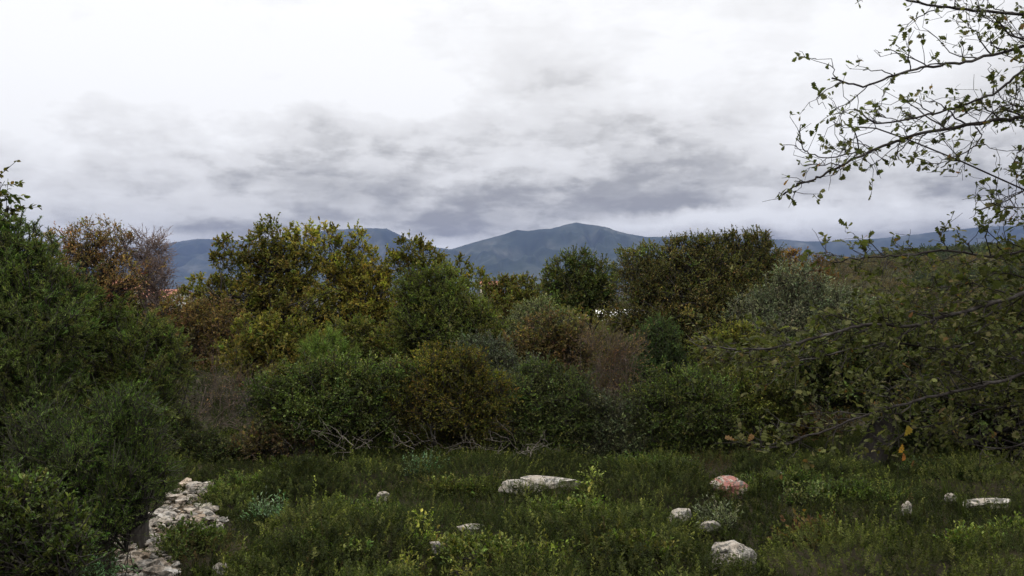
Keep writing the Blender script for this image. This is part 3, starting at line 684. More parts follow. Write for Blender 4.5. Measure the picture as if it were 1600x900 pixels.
rock('flat grey slab of rock level with the plants below the hanging branches', 1545, 783, 70, 5, 10, M_rockl, zr=.10, cat='rock', name='rock', depth=.4)
rock('low broken pale rock in the middle of the low green plants', 735, 825, 44, 7, 11, M_rockl, zr=.12, cat='rock', name='rock', depth=.5)
rock('small pale rock under the yellow green sprig', 684, 853, 22, 9, 12, M_rockl, zr=.12, cat='rock', name='rock')
rock('white stone low in the grass beside the dark trunk', 1216, 742, 14, 7, 13, M_rock, zr=.12, cat='rock', name='rock')
ICO3 = ico(3)
RG = 'stones on the rubble path'
for i, (px, py, wp, hp, lb) in enumerate([
    (303,762,26,12,'far topmost stone where the rubble path meets the bushes'),
    (298,782,22,10,'stone at the narrow neck of the rubble path'),
    (322,806,30,13,'whitish stone on the inner bend of the rubble path, touching low green plants'),
    (340,828,22,13,'pale stone at the outermost bend of the rubble path'),
    (286,812,26,9,'flat tan stone lying in the middle of the rubble path'),
    (246,806,24,9,'flat stone at the heath side of the rubble path bend'),
    (216,826,22,14,'whitish stone under the edge of the tree heath'),
    (212,850,24,15,'bright white stone on the near slope of the rubble path'),
    (205,880,26,15,'large pale stone where the rubble path leaves the picture'),
    (246,888,24,14,'rounded pale stone at the bottom of the rubble path, beside the low bush'),
    (262,896,20,11,'low stone at the very bottom edge of the picture'),
    (345,890,28,12,'pale stone apart from the path, at the foot of the low bush')]):
    rock(lb, px, py, wp, hp, 30 + i, M_rub, zr=.03, cat='rock', name='stone', rough=.2, group=RG, sub=ICO3, depth=.8)

def ground_pt(px, py):
    d = CH * F / (py - 450); return ((px - 800) / F * d, d)
PATH = np.array([ground_pt(*p) for p in [(272,752),(332,754),(322,785),(352,815),(350,838),(262,838),(258,870),(285,900),(300,940),(150,940),(180,880),(188,835),(258,788)]])
def in_poly(x, y, P):
    r = np.zeros(len(x), bool); j = len(P) - 1
    for i in range(len(P)):
        xi, yi = P[i]; xj, yj = P[j]
        c = ((yi > y) != (yj > y)) & (x < (xj - xi) * (y - yi) / (yj - yi + 1e-12) + xi); r ^= c; j = i
    return r
rng = np.random.RandomState(5)
TV, TF = [], []
ICO2 = ico(2)
for s in range(6): TV.append(rock_verts(60 + s, (1, .8, .42), .42, ICO2)[0])
cx_, cy_ = rng.uniform(-4.6, -2.2, 3600), rng.uniform(5.3, 9.6, 3600)
k_ = in_poly(cx_, cy_, PATH); cx_, cy_ = cx_[k_], cy_[k_]; nn_ = len(cx_)
Vs, Fs, off = [], [], 0; Cs_ = []
sz_ = np.exp(rng.randn(nn_) * .65) * .026
for s in range(6):
    m_ = np.arange(nn_) % 6 == s; kk = m_.sum(); an = rng.rand(kk) * 6.28
    R_ = np.zeros((kk, 3, 3)); R_[:, 0, 0] = np.cos(an); R_[:, 0, 1] = -np.sin(an); R_[:, 1, 0] = np.sin(an); R_[:, 1, 1] = np.cos(an); R_[:, 2, 2] = 1
    P_ = np.stack([cx_[m_], cy_[m_], gz(cx_[m_], cy_[m_]) + .01 + sz_[m_] * .3 + rng.rand(kk) * .03], 1)
    V_, f_ = instance(TV[s], [ICO2[1]], P_, R_, sz_[m_]); Vs.append(V_); Fs.append(f_[0] + off); off += len(V_)
    Cs_.append(np.repeat(palette(rng, [(.94,.98,1.28),(.78,.70,.78),(.58,.60,.80),(.85,.84,1.05)], [4,2,2,3], kk), len(ICO2[1]), 0))
tag(mesh_obj('rubble', np.concatenate(Vs), [np.concatenate(Fs)], M_rubs, None, [np.concatenate(Cs_)]), kind='stuff')
M_dirt = noise_mat('tan gravel', [(.3, (.07, .05, .034)), (.5, (.14, .105, .07)), (.7, (.22, .175, .125))], 14, 8, bump=.8, bscale=60)
# the trodden path surface, draped 1 cm above the soil
gx_, gy_ = np.meshgrid(np.linspace(-4.3, -2.3, 90), np.linspace(5.4, 9.5, 160)); gq = in_poly(gx_.ravel(), gy_.ravel(), PATH).reshape(gx_.shape)
q_ = gq[:-1, :-1] & gq[1:, :-1] & gq[:-1, 1:] & gq[1:, 1:]; ii, jj = np.nonzero(q_); nx_ = gx_.shape[1]; b_0 = ii * nx_ + jj
tag(mesh_obj('path', np.stack([gx_, gy_, gz(gx_, gy_) + .012], -1).reshape(-1, 3), [np.stack([b_0, b_0 + 1, b_0 + 1 + nx_, b_0 + nx_], 1)], M_dirt, smooth=True), kind='structure')

# ------------------------------------------------------------------ undergrowth of the clearing
NU = Noise2(41)
def domes():
    rng = np.random.RandomState(12); n = 270
    y = rng.uniform(3.4, 13, n); x = rng.uniform(-1, 1, n) * (y * .8 + 1)
    R_ = rng.uniform(.24, .60, n) * np.where(rng.rand(n) < .22, 1.4, 1); h = R_ * rng.uniform(.5, .9, n)
    for px, py, r, hh in [(700,850,.7,.46),(800,850,.75,.50),(900,830,.7,.46),(980,860,.8,.50),(860,900,.7,.42),(1040,900,.6,.42),(560,830,.6,.42),(480,860,.65,.44),(760,800,.6,.4),
                          (1250,790,.7,.42),(1330,830,.7,.42),(1450,850,.7,.42),(1560,880,.7,.42),(400,900,.6,.4),(620,900,.6,.4),(1000,770,.5,.36),(640,790,.5,.34)]:
        d = CH * F / (py - 450); x = np.append(x, (px - 800) / F * d * .86); y = np.append(y, d * .86); R_ = np.append(R_, r); h = np.append(h, hh)
    k = np.ones(len(x), bool)
    for rx, ry, sx, sy, sz in ROCKS:
        if sx > .04: k &= np.hypot(x - rx, y - ry) > sx + R_ * .6
        k &= ~((np.abs(x - rx) < sx + R_ * .5) & (ry - y > 0) & (ry - y < 1.0 + R_) & (h > .25))
    h = np.minimum(h, np.interp(y, [7, 9, 10.2, 11.5], [.6, .42, .22, .13]))
    k &= ~in_poly(x, y, PATH)
    # every small bush is one kind of plant
    return x[k], y[k], R_[k], h[k], rng.choice(6, k.sum(), p=[.34, .30, .08, .12, .05, .11]), rng.rand(k.sum())
DX, DY, DR, DH, DK, DG = domes()
def mound(x, y):
    best = np.full(len(x), .035 + .05 * NU.fbm(x * 3, y * 3, 2)); idx = np.full(len(x), -1)
    for i in range(len(DX)):
        q = 1 - ((x - DX[i]) ** 2 + (y - DY[i]) ** 2) / DR[i] ** 2; hh = DH[i] * np.sqrt(np.clip(q, 0, 1)); m = hh > best; best[m] = hh[m]; idx[m] = i
    return best * (.8 + .45 * NU.fbm(x * 5, y * 5 + 9, 2)), idx
def clear_of_rocks(x, y):
    k = np.ones(len(x), bool)
    for rx, ry, sx, sy, sz in ROCKS:
        # plants do not grow on the rock nor right against its sunny face
        t = (ry - y) / .12
        k &= ~((np.abs(x - rx * y / ry) < sx * .95) & (t > -.1) & (t < 1.0) & (sx > .04))
    return k
def shoot(rng, nleaf, h, L, w, ang0=75, ang1=15, tmpl=None, tuft=0):
    T0, F0 = tmpl or rhomb(1, w); Vv, Ff = [], []
    for i in range(nleaf):
        t = (i + rng.rand()) / nleaf; a = i * 2.4 + rng.randn() * .4; an = math.radians(ang0 * (1 - t) + ang1 * t + rng.randn() * 9)
        d = np.array([[math.cos(a) * math.sin(an), math.sin(a) * math.sin(an), math.cos(an)]])
        R_ = frames(d, np.array([.01, .02, 1.0])); s = L * (.65 + .6 * rng.rand()) * (1 - .25 * t)
        p = np.array([[0, 0, h * (t * (1 - tuft) + tuft * (.5 + .5 * t))]]) + rng.randn(1, 3) * h * .03
        V_, f_ = instance(T0, F0, p, R_, [s]); Vv.append(V_); Ff.append([q + len(T0) * i for q in f_])
    V = np.concatenate(Vv); fs = [np.concatenate([f[k] for f in Ff]) for k in range(len(F0))]
    # thin stem
    n0 = len(V); V = np.concatenate([V, [[-.0018, 0, 0], [.0018, 0, 0], [0, 0, h]]]); st = np.array([[n0, n0 + 1, n0 + 2]])
    return V, fs[0], st
def scatter_shoots(name, rng, tmpls, x, y, z, lean, scale, pal, wts, mat, stemcol=(.06, .05, .025), gain=None, out=None):
    Vs, Fq, Ft, Cq, Ct, off = [], [], [], [], [], 0
    which = rng.randint(0, len(tmpls), len(x))
    for s, (T, fq, ft) in enumerate(tmpls):
        m = which == s; k = m.sum()
        if not k: continue
        d = unit(np.stack([rng.randn(k) * lean, rng.randn(k) * lean, np.ones(k)], 1) + (0 if out is None else out[m]))
        a = rng.rand(k) * 6.28; ref = np.stack([np.cos(a), np.sin(a), np.zeros(k)], 1)
        xx = unit(np.cross(ref, d)); yy = np.cross(d, xx); R_ = np.stack([xx, yy, d], -1)
        V, f = instance(T, [fq, ft], np.stack([x[m], y[m], z[m]], 1), R_, scale[m])
        Vs.append(V); Fq.append(f[0] + off); Ft.append(f[1] + off); off += len(V)
        c = palette(rng, pal, wts, k)
        if gain is not None: c = c * gain[m][:, None]
        nq = len(fq); cq = np.repeat(c, nq, 0) * np.exp(rng.randn(k * nq, 1) * .16)
        # young tip leaves are paler
        tt = np.tile(np.arange(nq) / nq, k)[:, None]; cq = cq * (1 + .45 * np.clip(tt - .6, 0, 1) * np.array([3.2, 2.8, 1.5]))
        Cq.append(cq); Ct.append(np.tile(stemcol, (k, 1)) if len(ft) == 1 else np.repeat(c, len(ft), 0))
    return tag(mesh_obj(name, np.concatenate(Vs), [np.concatenate(Fq), np.concatenate(Ft)], mat, None, [np.concatenate(Cq), np.concatenate(Ct)]), kind='stuff')
rng = np.random.RandomState(77)
def field(n, ylo, yhi, xs_=1.0):
    y = rng.uniform(ylo, yhi, n * 2); x = rng.uniform(-1, 1, n * 2) * (yhi * .78 + .8) * xs_
    k = np.abs(x) < (y * .78 + 1.2) * xs_; x, y = x[k][:n], y[k][:n]
    jx = (NU.fbm(x * 4, y * 4 + 50, 3) - .5) * .5
    k = (~in_poly(x + jx, y + jx * .6, PATH) | (rng.rand(len(x)) < .07)) & clear_of_rocks(x, y); return x[k], y[k]
def put(name, n, kinds, tm, scale, lean, pal, wts, mat, ylo=3.6, yhi=12.8, low=.45, seed=1):
    """shoots of one growth form, on the bushes of the given kinds and thinly on the open ground between"""
    x, y = field(n, ylo, yhi); h, idx = mound(x, y); r = rng.rand(len(x))
    on = np.isin(np.where(idx >= 0, DK[idx], -1), kinds); k = on | (r < low * (idx < 0)) | (r < .05); x, y, h, idx = x[k], y[k], h[k], idx[k]
    u = rng.rand(len(x)) ** .35; z = gz(x, y) - .02 + np.maximum(h * u - .08, 0)
    # plants are low and sparse right beside a rock that stands clear of them
    hide = np.zeros(len(x), bool)
    for rx, ry, sx, sy, sz in ROCKS:
        if sx < .05: continue
        top = CH - z - .12 * scale; foot = CH - float(gz(rx, ry)) - sz - .015
        hide |= (y < ry) & (y > ry - 2.2) & (np.abs(x / y - rx / ry) < sx / ry * .9) & (top / y < foot / (ry - sy))
    hide &= rng.rand(len(x)) < .85; x, y, z, h, idx, u = (q[~hide] for q in (x, y, z, h, idx, u))
    ox = np.where(idx >= 0, (x - DX[idx]) / DR[idx], 0); oy = np.where(idx >= 0, (y - DY[idx]) / DR[idx], 0)
    g = np.where(idx >= 0, .38 + .42 * DG[idx], .36) * (.9 + .5 * (Noise2(70 + seed).fbm(x * 2 + 3, y * 2, 3) - .4))
    scatter_shoots(name, rng, tm, x, y, z, lean, scale * np.interp(y, [9, 10.2, 12.5, 13], [1, .85, .9, 1]) * np.exp(rng.randn(len(x)) * .28), pal, wts, mat, gain=g, out=np.stack([ox, oy, 0 * ox], 1) * .8)
r0 = np.random.RandomState(3)
T_broad = [shoot(r0, 20, .10, .026, .58, 85, 35) for _ in range(6)]
T_fine = [shoot(r0, 28, .10, .017, .45, 80, 30) for _ in range(6)]
T_needle = [shoot(r0, 34, .12, .018, .16, 60, 15) for _ in range(6)]
def blades(rng, n, h):
    Vv, Ff = [], []
    for i in range(n):
        a = rng.rand() * 6.28; l = h * rng.uniform(.6, 1.1); b = rng.uniform(.15, .8) * l * .6; o_ = rng.randn(2) * .012; wv = .0022
        dx, dy = math.cos(a), math.sin(a); sx, sy = -dy * wv, dx * wv
        Vv += [(o_[0] - sx, o_[1] - sy, 0), (o_[0] + sx, o_[1] + sy, 0), (o_[0] + dx * b * .4 + sx * .8, o_[1] + dy * b * .4 + sy * .8, l * .6), (o_[0] + dx * b * .4 - sx * .8, o_[1] + dy * b * .4 - sy * .8, l * .6),
               (o_[0] + dx * b, o_[1] + dy * b, l)]
        Ff.append(5 * i)
    b0 = np.array(Ff)
    return np.array(Vv), np.stack([b0, b0 + 1, b0 + 2, b0 + 3], 1), np.stack([b0 + 3, b0 + 2, b0 + 4], 1)
T_sprig = [shoot(r0, 26, .30, .036, .42, 70, 25) for _ in range(6)]
T_grass = [blades(r0, 14, .15) for _ in range(6)]
G = [(.055,.075,.026),(.076,.098,.033),(.038,.052,.020),(.15,.165,.065)]
put('undergrowth', 130000, [0, 3], T_broad, .85, .45, G, [4,3,3,1.6], M_leaf, seed=1)
put('undergrowth', 140000, [1, 3], T_fine, .9, .45, [(.038,.058,.022),(.055,.076,.030),(.028,.042,.018),(.12,.13,.055)], [4,3,3,1.1], M_leaf, seed=2)
put('undergrowth', 120000, [2], T_needle, .9, .4, [(.045,.068,.022),(.065,.09,.028),(.034,.048,.018)], [4,3,3], M_needle, seed=3, low=.12)
put('undergrowth', 60000, [5], T_broad, .8, .30, [(.10,.125,.04),(.13,.15,.05),(.07,.09,.03),(.19,.20,.09)], [4,3,3,1.2], M_leaf, seed=4, low=.02)
put('undergrowth', 3600, [0, 1, 5], T_sprig, .7, .2, [(.13,.155,.05),(.18,.19,.07),(.10,.12,.04)], [2,2,3], M_leaf, seed=8, low=.1)
put('grass', 2500, [], T_grass, 1.0, .15, [(.06,.085,.025),(.085,.11,.035),(.13,.11,.06),(.045,.06,.02)], [4,3,1.3,3], M_leaf, seed=5, low=.9)
put('dead_heather', 50000, [4], T_fine, .85, .35, [(.085,.06,.038),(.11,.08,.05),(.06,.05,.03),(.05,.06,.025)], [2,2,2,2], M_leaf, seed=6, low=.04)
# plants crowding against the foot of every rock, so that each one sits half buried
fx, fy, fz = [], [], []
for rx, ry, sx, sy, zr in ROCKS:
    n_ = int(90 * sx / .2) + 14; a_ = rng.uniform(-math.pi, 0, n_) ; q_ = rng.uniform(1.0, 1.5, n_) ; ex = sx * .95 * q_ + .02; ey = sy * q_ + .03
    fx.append(rx + np.cos(a_) * ex); yy = ry + np.sin(a_) * ey; fy.append(yy)
    # leaf tips end where the rock's foot shows
    lim = CH - (CH - float(gz(rx, ry)) - zr) * yy / ry; fz.append(lim - .10 + rng.uniform(-.06, .035, n_))
fx, fy, fz = (np.concatenate(q) for q in (fx, fy, fz)); kq = ~in_poly(fx, fy, PATH); fx, fy, fz = fx[kq], fy[kq], fz[kq]
scatter_shoots('undergrowth', rng, T_fine, fx, fy, fz, .35, np.exp(rng.randn(len(fx)) * .2), G, [4,3,3,.6], M_leaf, gain=np.full(len(fx), .8))
# thinner cover under and behind the thicket
put('undergrowth', 16000, [0, 1, 2, 3, 5], T_broad, 1.6, .3, G, [3,2,4,.6], M_leaf, ylo=12.6, yhi=27, low=1.0, seed=7)

# individual low plants that stand out in the clearing
LP_ = ('stems', 'foliage')
LOW = [
 ('blue green feathery clump in front of the pale dead twigs', 'plant', 'sagegreen', [(648,746,9.7,15,8),(668,748,9.7,15,7)], (.75, 1.15, 1.25)),
 ('grey leaved clump in front of the small half hidden rock', 'plant', 'sagegreen', [(1126,830,7.5,20,9),(1145,834,7.4,18,8),(1108,838,7.4,14,7)], (.9, .9, 1.1)),
 ('bluish green clump near the outer bend of the rubble path', 'plant', 'sagegreen', [(412,830,7.9,18,12),(430,838,7.8,14,10)], (.7, 1.0, 1.1)),
 ('small bluish plant at the frame edge end of the broad leaved shrub', 'plant', 'sagegreen', [(170,882,5.4,24,16)], (.55, .8, .9)),
 ('tallest yellow green sprig rising from the low plants, above a small pale rock', 'plant', 'lentisk', [(660,812,6.9,6,14),(668,832,6.9,14,12),(652,850,6.8,12,16),(668,870,6.7,18,14)], (1.5, 1.3, 1.0)),
 ('yellow green sprig at the end of the long white boulder', 'plant', 'lentisk', [(930,745,8.6,5,9),(928,762,8.6,8,12),(936,780,8.5,10,10)], (1.35, 1.25, 1.0)),
 ('bright yellow green shoots low in the centre, under the long white boulder', 'plant', 'lentisk', [(862,862,5.9,12,22),(845,884,5.9,22,16),(885,890,5.9,14,14)], (1.55, 1.35, .8)),
 ('yellow green shoots at the bottom edge below the tallest sprig', 'plant', 'lentisk', [(632,886,5.9,10,16),(735,888,5.8,14,12)], (1.5, 1.3, .9)),
 ('low dark bush between the long white boulder and the red boulder', 'bush', 'myrtle', [(1000,738,9.8,36,12),(1050,740,9.7,38,13),(960,736,9.9,20,9)], (1.1, 1.15, 1.0)),
 ('low bush mound right in front of the red and white boulder', 'bush', 'myrtle', [(1200,785,8.8,34,18),(1245,780,8.9,34,18),(1165,800,8.6,20,12)], (1.15, 1.2, .9)),
 ('low rounded bush on the inner side of the rubble path', 'bush', 'myrtle', [(372,775,8.9,36,18),(415,775,9,30,16),(340,790,8.7,16,14)], (1.3, 1.3, 1.0)),
 ('low bush at the foot of the rubble path between two groups of stones', 'bush', 'lentisk', [(290,850,6.9,26,18),(325,858,6.9,26,18),(270,872,6.6,18,14)], (.8, .8, .8)),
 ('low dark bush under the hanging yellow leaf', 'bush', 'myrtle', [(1450,748,9.7,40,15),(1500,752,9.6,34,13)], (.85, .95, .85)),
 ('low bush with olive tinge in the middle distance, below the blue green clump', 'bush', 'myrtle', [(700,778,8.8,34,13),(745,784,8.8,32,14),(765,772,9,24,10)], (1.2, 1.1, .9)),
 ('reddish brown dry clump near the largest grey boulder', 'plant', 'rust', [(1250,862,7.1,26,12),(1280,850,7.2,26,12)], (.7, .6, .55)),
 ('broad leaved yellowish low bush at the bottom edge, right of the bright yellow green shoots', 'bush', 'lentisk', [(960,868,6.0,46,20),(1010,880,5.9,40,18),(925,884,5.9,26,14)], (1.15, 1.0, .8)),
 ('broad leaved low bush at the bottom edge, below the small pale rock', 'bush', 'lentisk', [(745,872,6.0,44,20),(790,884,5.9,40,16)], (1.05, .98, .85)),
 ('low leafy bush at the bottom edge between the rubble path stones and the tallest sprig', 'bush', 'lentisk', [(500,872,6.1,44,20),(545,884,6.0,40,18),(455,884,6.1,26,14)], (1.0, .95, .85)),
 ('leafy bush rising in the centre just below the long white boulder', 'bush', 'lentisk', [(880,808,7.4,44,16),(925,816,7.3,40,16),(835,820,7.3,30,14)], (1.0, 1.0, .85)),
 ('dark green low bush below the small white stone, left of the tallest sprig', 'bush', 'myrtle', [(545,808,7.8,40,16),(590,816,7.7,36,14),(505,818,7.7,26,12)], (1.0, 1.05, .9)),
 ('dark low bush between the rounded pale boulder and the small round white stone', 'bush', 'myrtle', [(1320,792,8.4,40,15),(1360,800,8.3,34,14)], (1.0, 1.05, .85)),
 ('leggy pale tipped low bush behind the rounded pale boulder', 'bush', 'lentisk', [(1240,808,8.2,26,12),(1275,802,8.3,26,12)], (.9, .9, 1.0)),
 ('low bush with pale tips at the bottom corner under the hanging branches', 'bush', 'lentisk', [(1520,860,7,40,18),(1580,850,7.1,40,20)], (1.1, 1.05, .8)),
]
for i, (lb, ct, sp_, lo, tn) in enumerate(LOW):
    c0 = at(*lo[0][:3]); zz = c0[2]; d0 = lo[0][2]
    grow('low_bush' if ct == 'bush' else 'low_plant', lb, ct, (np.mean([at(*l[:3])[0] for l in lo]), d0 + .02), lo, sp_, 200 + i, .012, .25, parts=LP_, stems=4, tint=tn, cov=.7 if 'sprig' in lb or 'shoots' in lb else .9, twr=.002)

# ------------------------------------------------------------------ dead twigs under the thicket
def twig_tangle(label, lobes, seed, n, L=.4, r=.006, mat=M_palebark):
    rng = np.random.RandomState(seed); c0 = at(*lobes[0][:3]); c0[2] = float(gz(c0[0], c0[1])); root = empty('dead_branch', c0, label, 'dead branches'); W = Wood()
    for k in range(n):
        px, py, d, rx, ry = lobes[rng.randint(len(lobes))]; c = at(px, py, d); kk = d / F
        a = c + rng.uniform(-1, 1, 3) * [rx * kk, .2, ry * kk]; a[2] = max(a[2], float(gz(a[0], a[1])) + .02)
        dr = unit((rng.randn(1, 3) * [1, .6, .55] + [[0, 0, .35]]))[0]; b = a + dr * L * rng.uniform(.5, 1.6)
        b[2] = max(b[2], float(gz(b[0], b[1])) + .03); P = curve(a, b, 7, wob=.4, rng=rng, up=.04)
        rr = r * rng.uniform(.4, 1.3); W.add(*tube(P, np.linspace(rr, rr * .3, 7), 4))
        for j in range(3):
            s = P[rng.randint(2, 6)]; e = s + unit(rng.randn(1, 3) + dr)[0] * L * rng.uniform(.15, .45); e[2] = max(e[2], .0)
            W.add(*tube(curve(s, e, 4, wob=.7, rng=rng), np.linspace(rr * .5, rr * .2, 4), 3))
    W.build('branches', mat, root, c0)
twig_tangle('tangle of pale dead twigs under the yellowish bush', [(690,700,10.6,50,14),(740,700,10.6,40,12),(640,690,10.6,30,12)], 1, 34, .30, .0036)
twig_tangle('pale dead sticks leaning under the speckled bush', [(500,690,10.5,50,22),(560,700,10.5,36,16)], 2, 20, .40, .0042)
twig_tangle('grey dead twigs at the foot of the dark blue green bush', [(810,705,10.6,44,14)], 3, 22, .34, .005)
twig_tangle('fallen pale stick across the brown ground beneath the purplish shrub', [(400,605,10.8,16,4)], 6, 1, .8, .007)

# ------------------------------------------------------------------ near oak whose boughs hang into the view
def near_oak():
    rng = np.random.RandomState(9)
    base = np.array([4.9, 4.9, float(gz(4.9, 4.9)) - .1])
    root = empty('oak_tree', base, 'nearby oak outside the frame whose lobed leafy boughs hang across the sky and the clearing', 'tree')
    tr = np.array([base, base + [-.05, -.05, .8], base + [-.12, .0, 1.7], base + [-.05, .1, 2.6], base + [.1, .05, 3.6], base + [.0, .1, 4.6]])
    W = Wood(); t = np.linspace(0, 5, 26); TP = np.stack([np.interp(t, range(6), tr[:, i]) for i in range(3)], 1)
    W.add(*tube(TP, np.interp(t, range(6), [.30, .22, .2, .18, .14, .08]), 14)); W.build('trunk', M_limb, root, base)
    limbs = [  # start height, radius at start, density, path of (px, py, distance)
     (2.9, .034, 1.0, [(1760,40,4.3),(1650,28,4.2),(1560,18,4.1),(1480,12,4.0),(1420,0,3.95),(1370,-22,3.9)]),
     (2.7, .030, 1.1, [(1760,40,4.0),(1640,62,3.8),(1560,84,3.75),(1500,98,3.7),(1440,106,3.65),(1395,118,3.6),(1350,134,3.6),(1300,122,3.55)]),
     (2.7, .026, 1.1, [(1780,20,4.2),(1680,60,4.1),(1600,108,4.0),(1560,142,4.0),(1500,166,3.9),(1440,182,3.9),(1372,192,3.85),(1335,170,3.8)]),
     (2.3, .036, 1.15, [(1800,110,4.2),(1690,150,4.1),(1600,182,4.0),(1540,190,3.95),(1450,206,3.9),(1400,221,3.85),(1345,243,3.8),(1300,266,3.75),(1272,280,3.7),(1247,288,3.7),(1224,304,3.7)]),
     (2.4, .014, 1.0, [(1700,180,4.2),(1640,215,4.1),(1595,235,4.0),(1583,262,4.0),(1598,278,4.0)]),
     (2.3, .010, 1.0, [(1650,190,4.0),(1530,193,3.9),(1535,215,3.9),(1505,240,3.9),(1470,262,3.9)]),
     (2.3, .010, 1.1, [(1420,218,3.9),(1340,236,3.8),(1300,246,3.75),(1262,238,3.7),(1246,212,3.7)]),
     (1.9, .010, .7, [(1700,340,4.2),(1640,330,4.0),(1595,326,3.9),(1560,322,3.9),(1545,312,3.9)]),
     (1.7, .026, 1.6, [(1800,330,4.4),(1700,350,4.3),(1640,378,4.2),(1560,400,4.15),(1480,392,4.1),(1410,398,4.05),(1350,402,4.0),(1302,410,4.0)]),
     (1.6, .034, 1.9, [(1800,380,4.3),(1680,420,4.2),(1590,462,4.1),(1530,480,4.05),(1470,496,4.0),(1420,510,3.95),(1350,508,3.9),(1290,524,3.85),(1230,540,3.8),(1165,546,3.8),(1105,540,3.75)]),
     (1.5, .024, 1.9, [(1800,440,4.6),(1680,480,4.5),(1580,520,4.4),(1480,545,4.35),(1400,536,4.3),(1330,545,4.3),(1260,562,4.2),(1180,572,4.2),(1150,560,4.2)]),
     (1.2, .028, 1.6, [(1800,520,4.2),(1680,560,4.1),(1580,590,4.0),(1520,606,3.9),(1460,618,3.85),(1400,636,3.8),(1335,655,3.75),(1280,676,3.7),(1215,698,3.7),(1172,690,3.7)]),
     (1.3, .020, 1.9, [(1800,560,4.8),(1690,600,4.7),(1600,630,4.6),(1540,640,4.5),(1480,660,4.5),(1420,672,4.4),(1390,700,4.4)]),
     (1.8, .020, 1.9, [(1800,380,4.8),(1700,400,4.8),(1620,430,4.7),(1540,440,4.7),(1460,450,4.6),(1400,470,4.6),(1350,500,4.5)]),
     (1.4, .018, 1.9, [(1750,500,4.9),(1660,520,4.9),(1580,560,4.8),(1500,580,4.8),(1430,590,4.7),(1370,620,4.7)]),
     (1.1, .016, 1.6, [(1800,640,4.3),(1700,680,4.2),(1620,690,4.1),(1560,700,4.1),(1500,690,4.1)]),
     (3.2, .030, .9, [(1850,-60,4.4),(1700,-90,4.3),(1600,-110,4.2),(1480,-140,4.2)]),
     (3.2, .026, 1.1, [(1800,-10,3.9),(1700,-5,3.8),(1640,40,3.7),(1590,60,3.7),(1560,30,3.7)]),
     (3.4, .050, 1.0, [(2300,-60,4.6),(2500,-120,4.2)]), (3.0, .050, 1.0, [(2200,60,6.2),(2350,0,7.2)]),
    ]
    LPs, LDs = [], []; tot = 0
    B = Wood(); Tw = Wood()
    def leaves_at(p, d, n, sp):
        for j in range(n):
            LPs.append(p - d * rng.rand() * sp + rng.randn(3) * .004); LDs.append(d * .7 + rng.randn(3) * .62 + np.array([0, 0, -.12]))
    for z0, r0_, dn, pts in limbs:
        dn *= .68 if z0 > 2.2 else .80
        # the densest spray hangs at the end of each bough
        p0 = np.array([np.interp(z0, TP[:, 2] - base[2], TP[:, i]) for i in range(3)])
        K = np.array([p0] + [at(*p) for p in pts]); n = len(K)
        s = np.linspace(0, n - 1, (n - 1) * 6 + 1); i = np.clip(s.astype(int), 0, n - 2); u = (s - i)[:, None]
        Km = np.concatenate([[2 * K[0] - K[1]], K, [2 * K[-1] - K[-2]]]); a, b, c, d = Km[i], Km[i + 1], Km[i + 2], Km[i + 3]
        P = .5 * ((2 * b) + (c - a) * u + (2 * a - 5 * b + 4 * c - d) * u ** 2 + (3 * b - a - 3 * c + d) * u ** 3)
        P[1:-1] += rng.randn(len(P) - 2, 3) * .003
        ll = np.concatenate([[0], np.cumsum(np.linalg.norm(np.diff(P, axis=0), axis=1))]); Lt = ll[-1]
        rad = r0_ * (1 - ll / Lt * .9) ** .9 * .50 + .0020
        B.add(*tube(P, rad, 7))
        pos = Lt * (.22 if Lt > 1.2 else .1)
        while pos < Lt:
            i0 = min(np.searchsorted(ll, pos), len(P) - 2); p = P[i0]; tg = unit((P[i0 + 1] - P[i0])[None])[0]
            fr = pos / Lt
            sl = rng.uniform(.16, .55) * (1.15 - .85 * fr) * (1 if Lt > 1.2 else .5)
            perp = unit(np.cross(tg, rng.randn(3))[None])[0]; perp[1] *= .7
            dr = unit((tg * .85 + perp * rng.uniform(.5, 1.1) + np.array([0, 0, .12]))[None])[0]
            sub = curve(p, p + dr * sl, 8, wob=.55, rng=rng, up=rng.uniform(-.06, .12)); rs = min(rad[i0] * .55, .007)
            B.add(*tube(sub, np.linspace(rs, .0018, 8), 5))
            nt_ = int(rng.poisson(5 * sl / .35) * min(dn, 1.5)) + 2
            for j in range(nt_):
                k = rng.randint(2, 8); q = sub[k]; d2 = unit((dr * .9 + rng.randn(3) * .75 + np.array([0, 0, .15]))[None])[0]; l2 = rng.uniform(.04, .16)
                tp = curve(q, q + d2 * l2, 4, wob=1.0, rng=rng); Tw.add(*tube(tp, np.linspace(.0019, .0011, 4), 3))
                if rng.rand() < .85: leaves_at(tp[-1], d2, int(np.ceil(rng.randint(2, 7) * dn)), .05)
                if rng.rand() < .5:
                    d3 = unit((d2 + rng.randn(3) * .8)[None])[0]; e = tp[2] + d3 * rng.uniform(.03, .08); Tw.add(*tube(np.array([tp[2], (tp[2] + e) / 2 + rng.randn(3) * .004, e]), np.array([.0014, .0012, .001]), 3))
                    if rng.rand() < .7: leaves_at(e, d3, int(rng.randint(1, 4) * dn), .03)
            leaves_at(sub[-1], dr, int(4 * dn), .05)
            pos += rng.uniform(.045, .11) / dn
        leaves_at(P[-1], unit((P[-1] - P[-4])[None])[0], 6, .08)
    B.build('branches', M_limb, root, base); Tw.build('twigs', M_limb, root, base)
    LP2 = np.array(LPs); LD2 = unit(np.array(LDs)); n = len(LP2)
    T, fs = oakleaf(); Nn = unit(np.array([0, 0, 1.]) + rng.randn(n, 3) * .6)
    Rm = frames(LD2, Nn); V, f = instance(T, fs, LP2, Rm, .031 * np.exp(rng.randn(n) * .3))
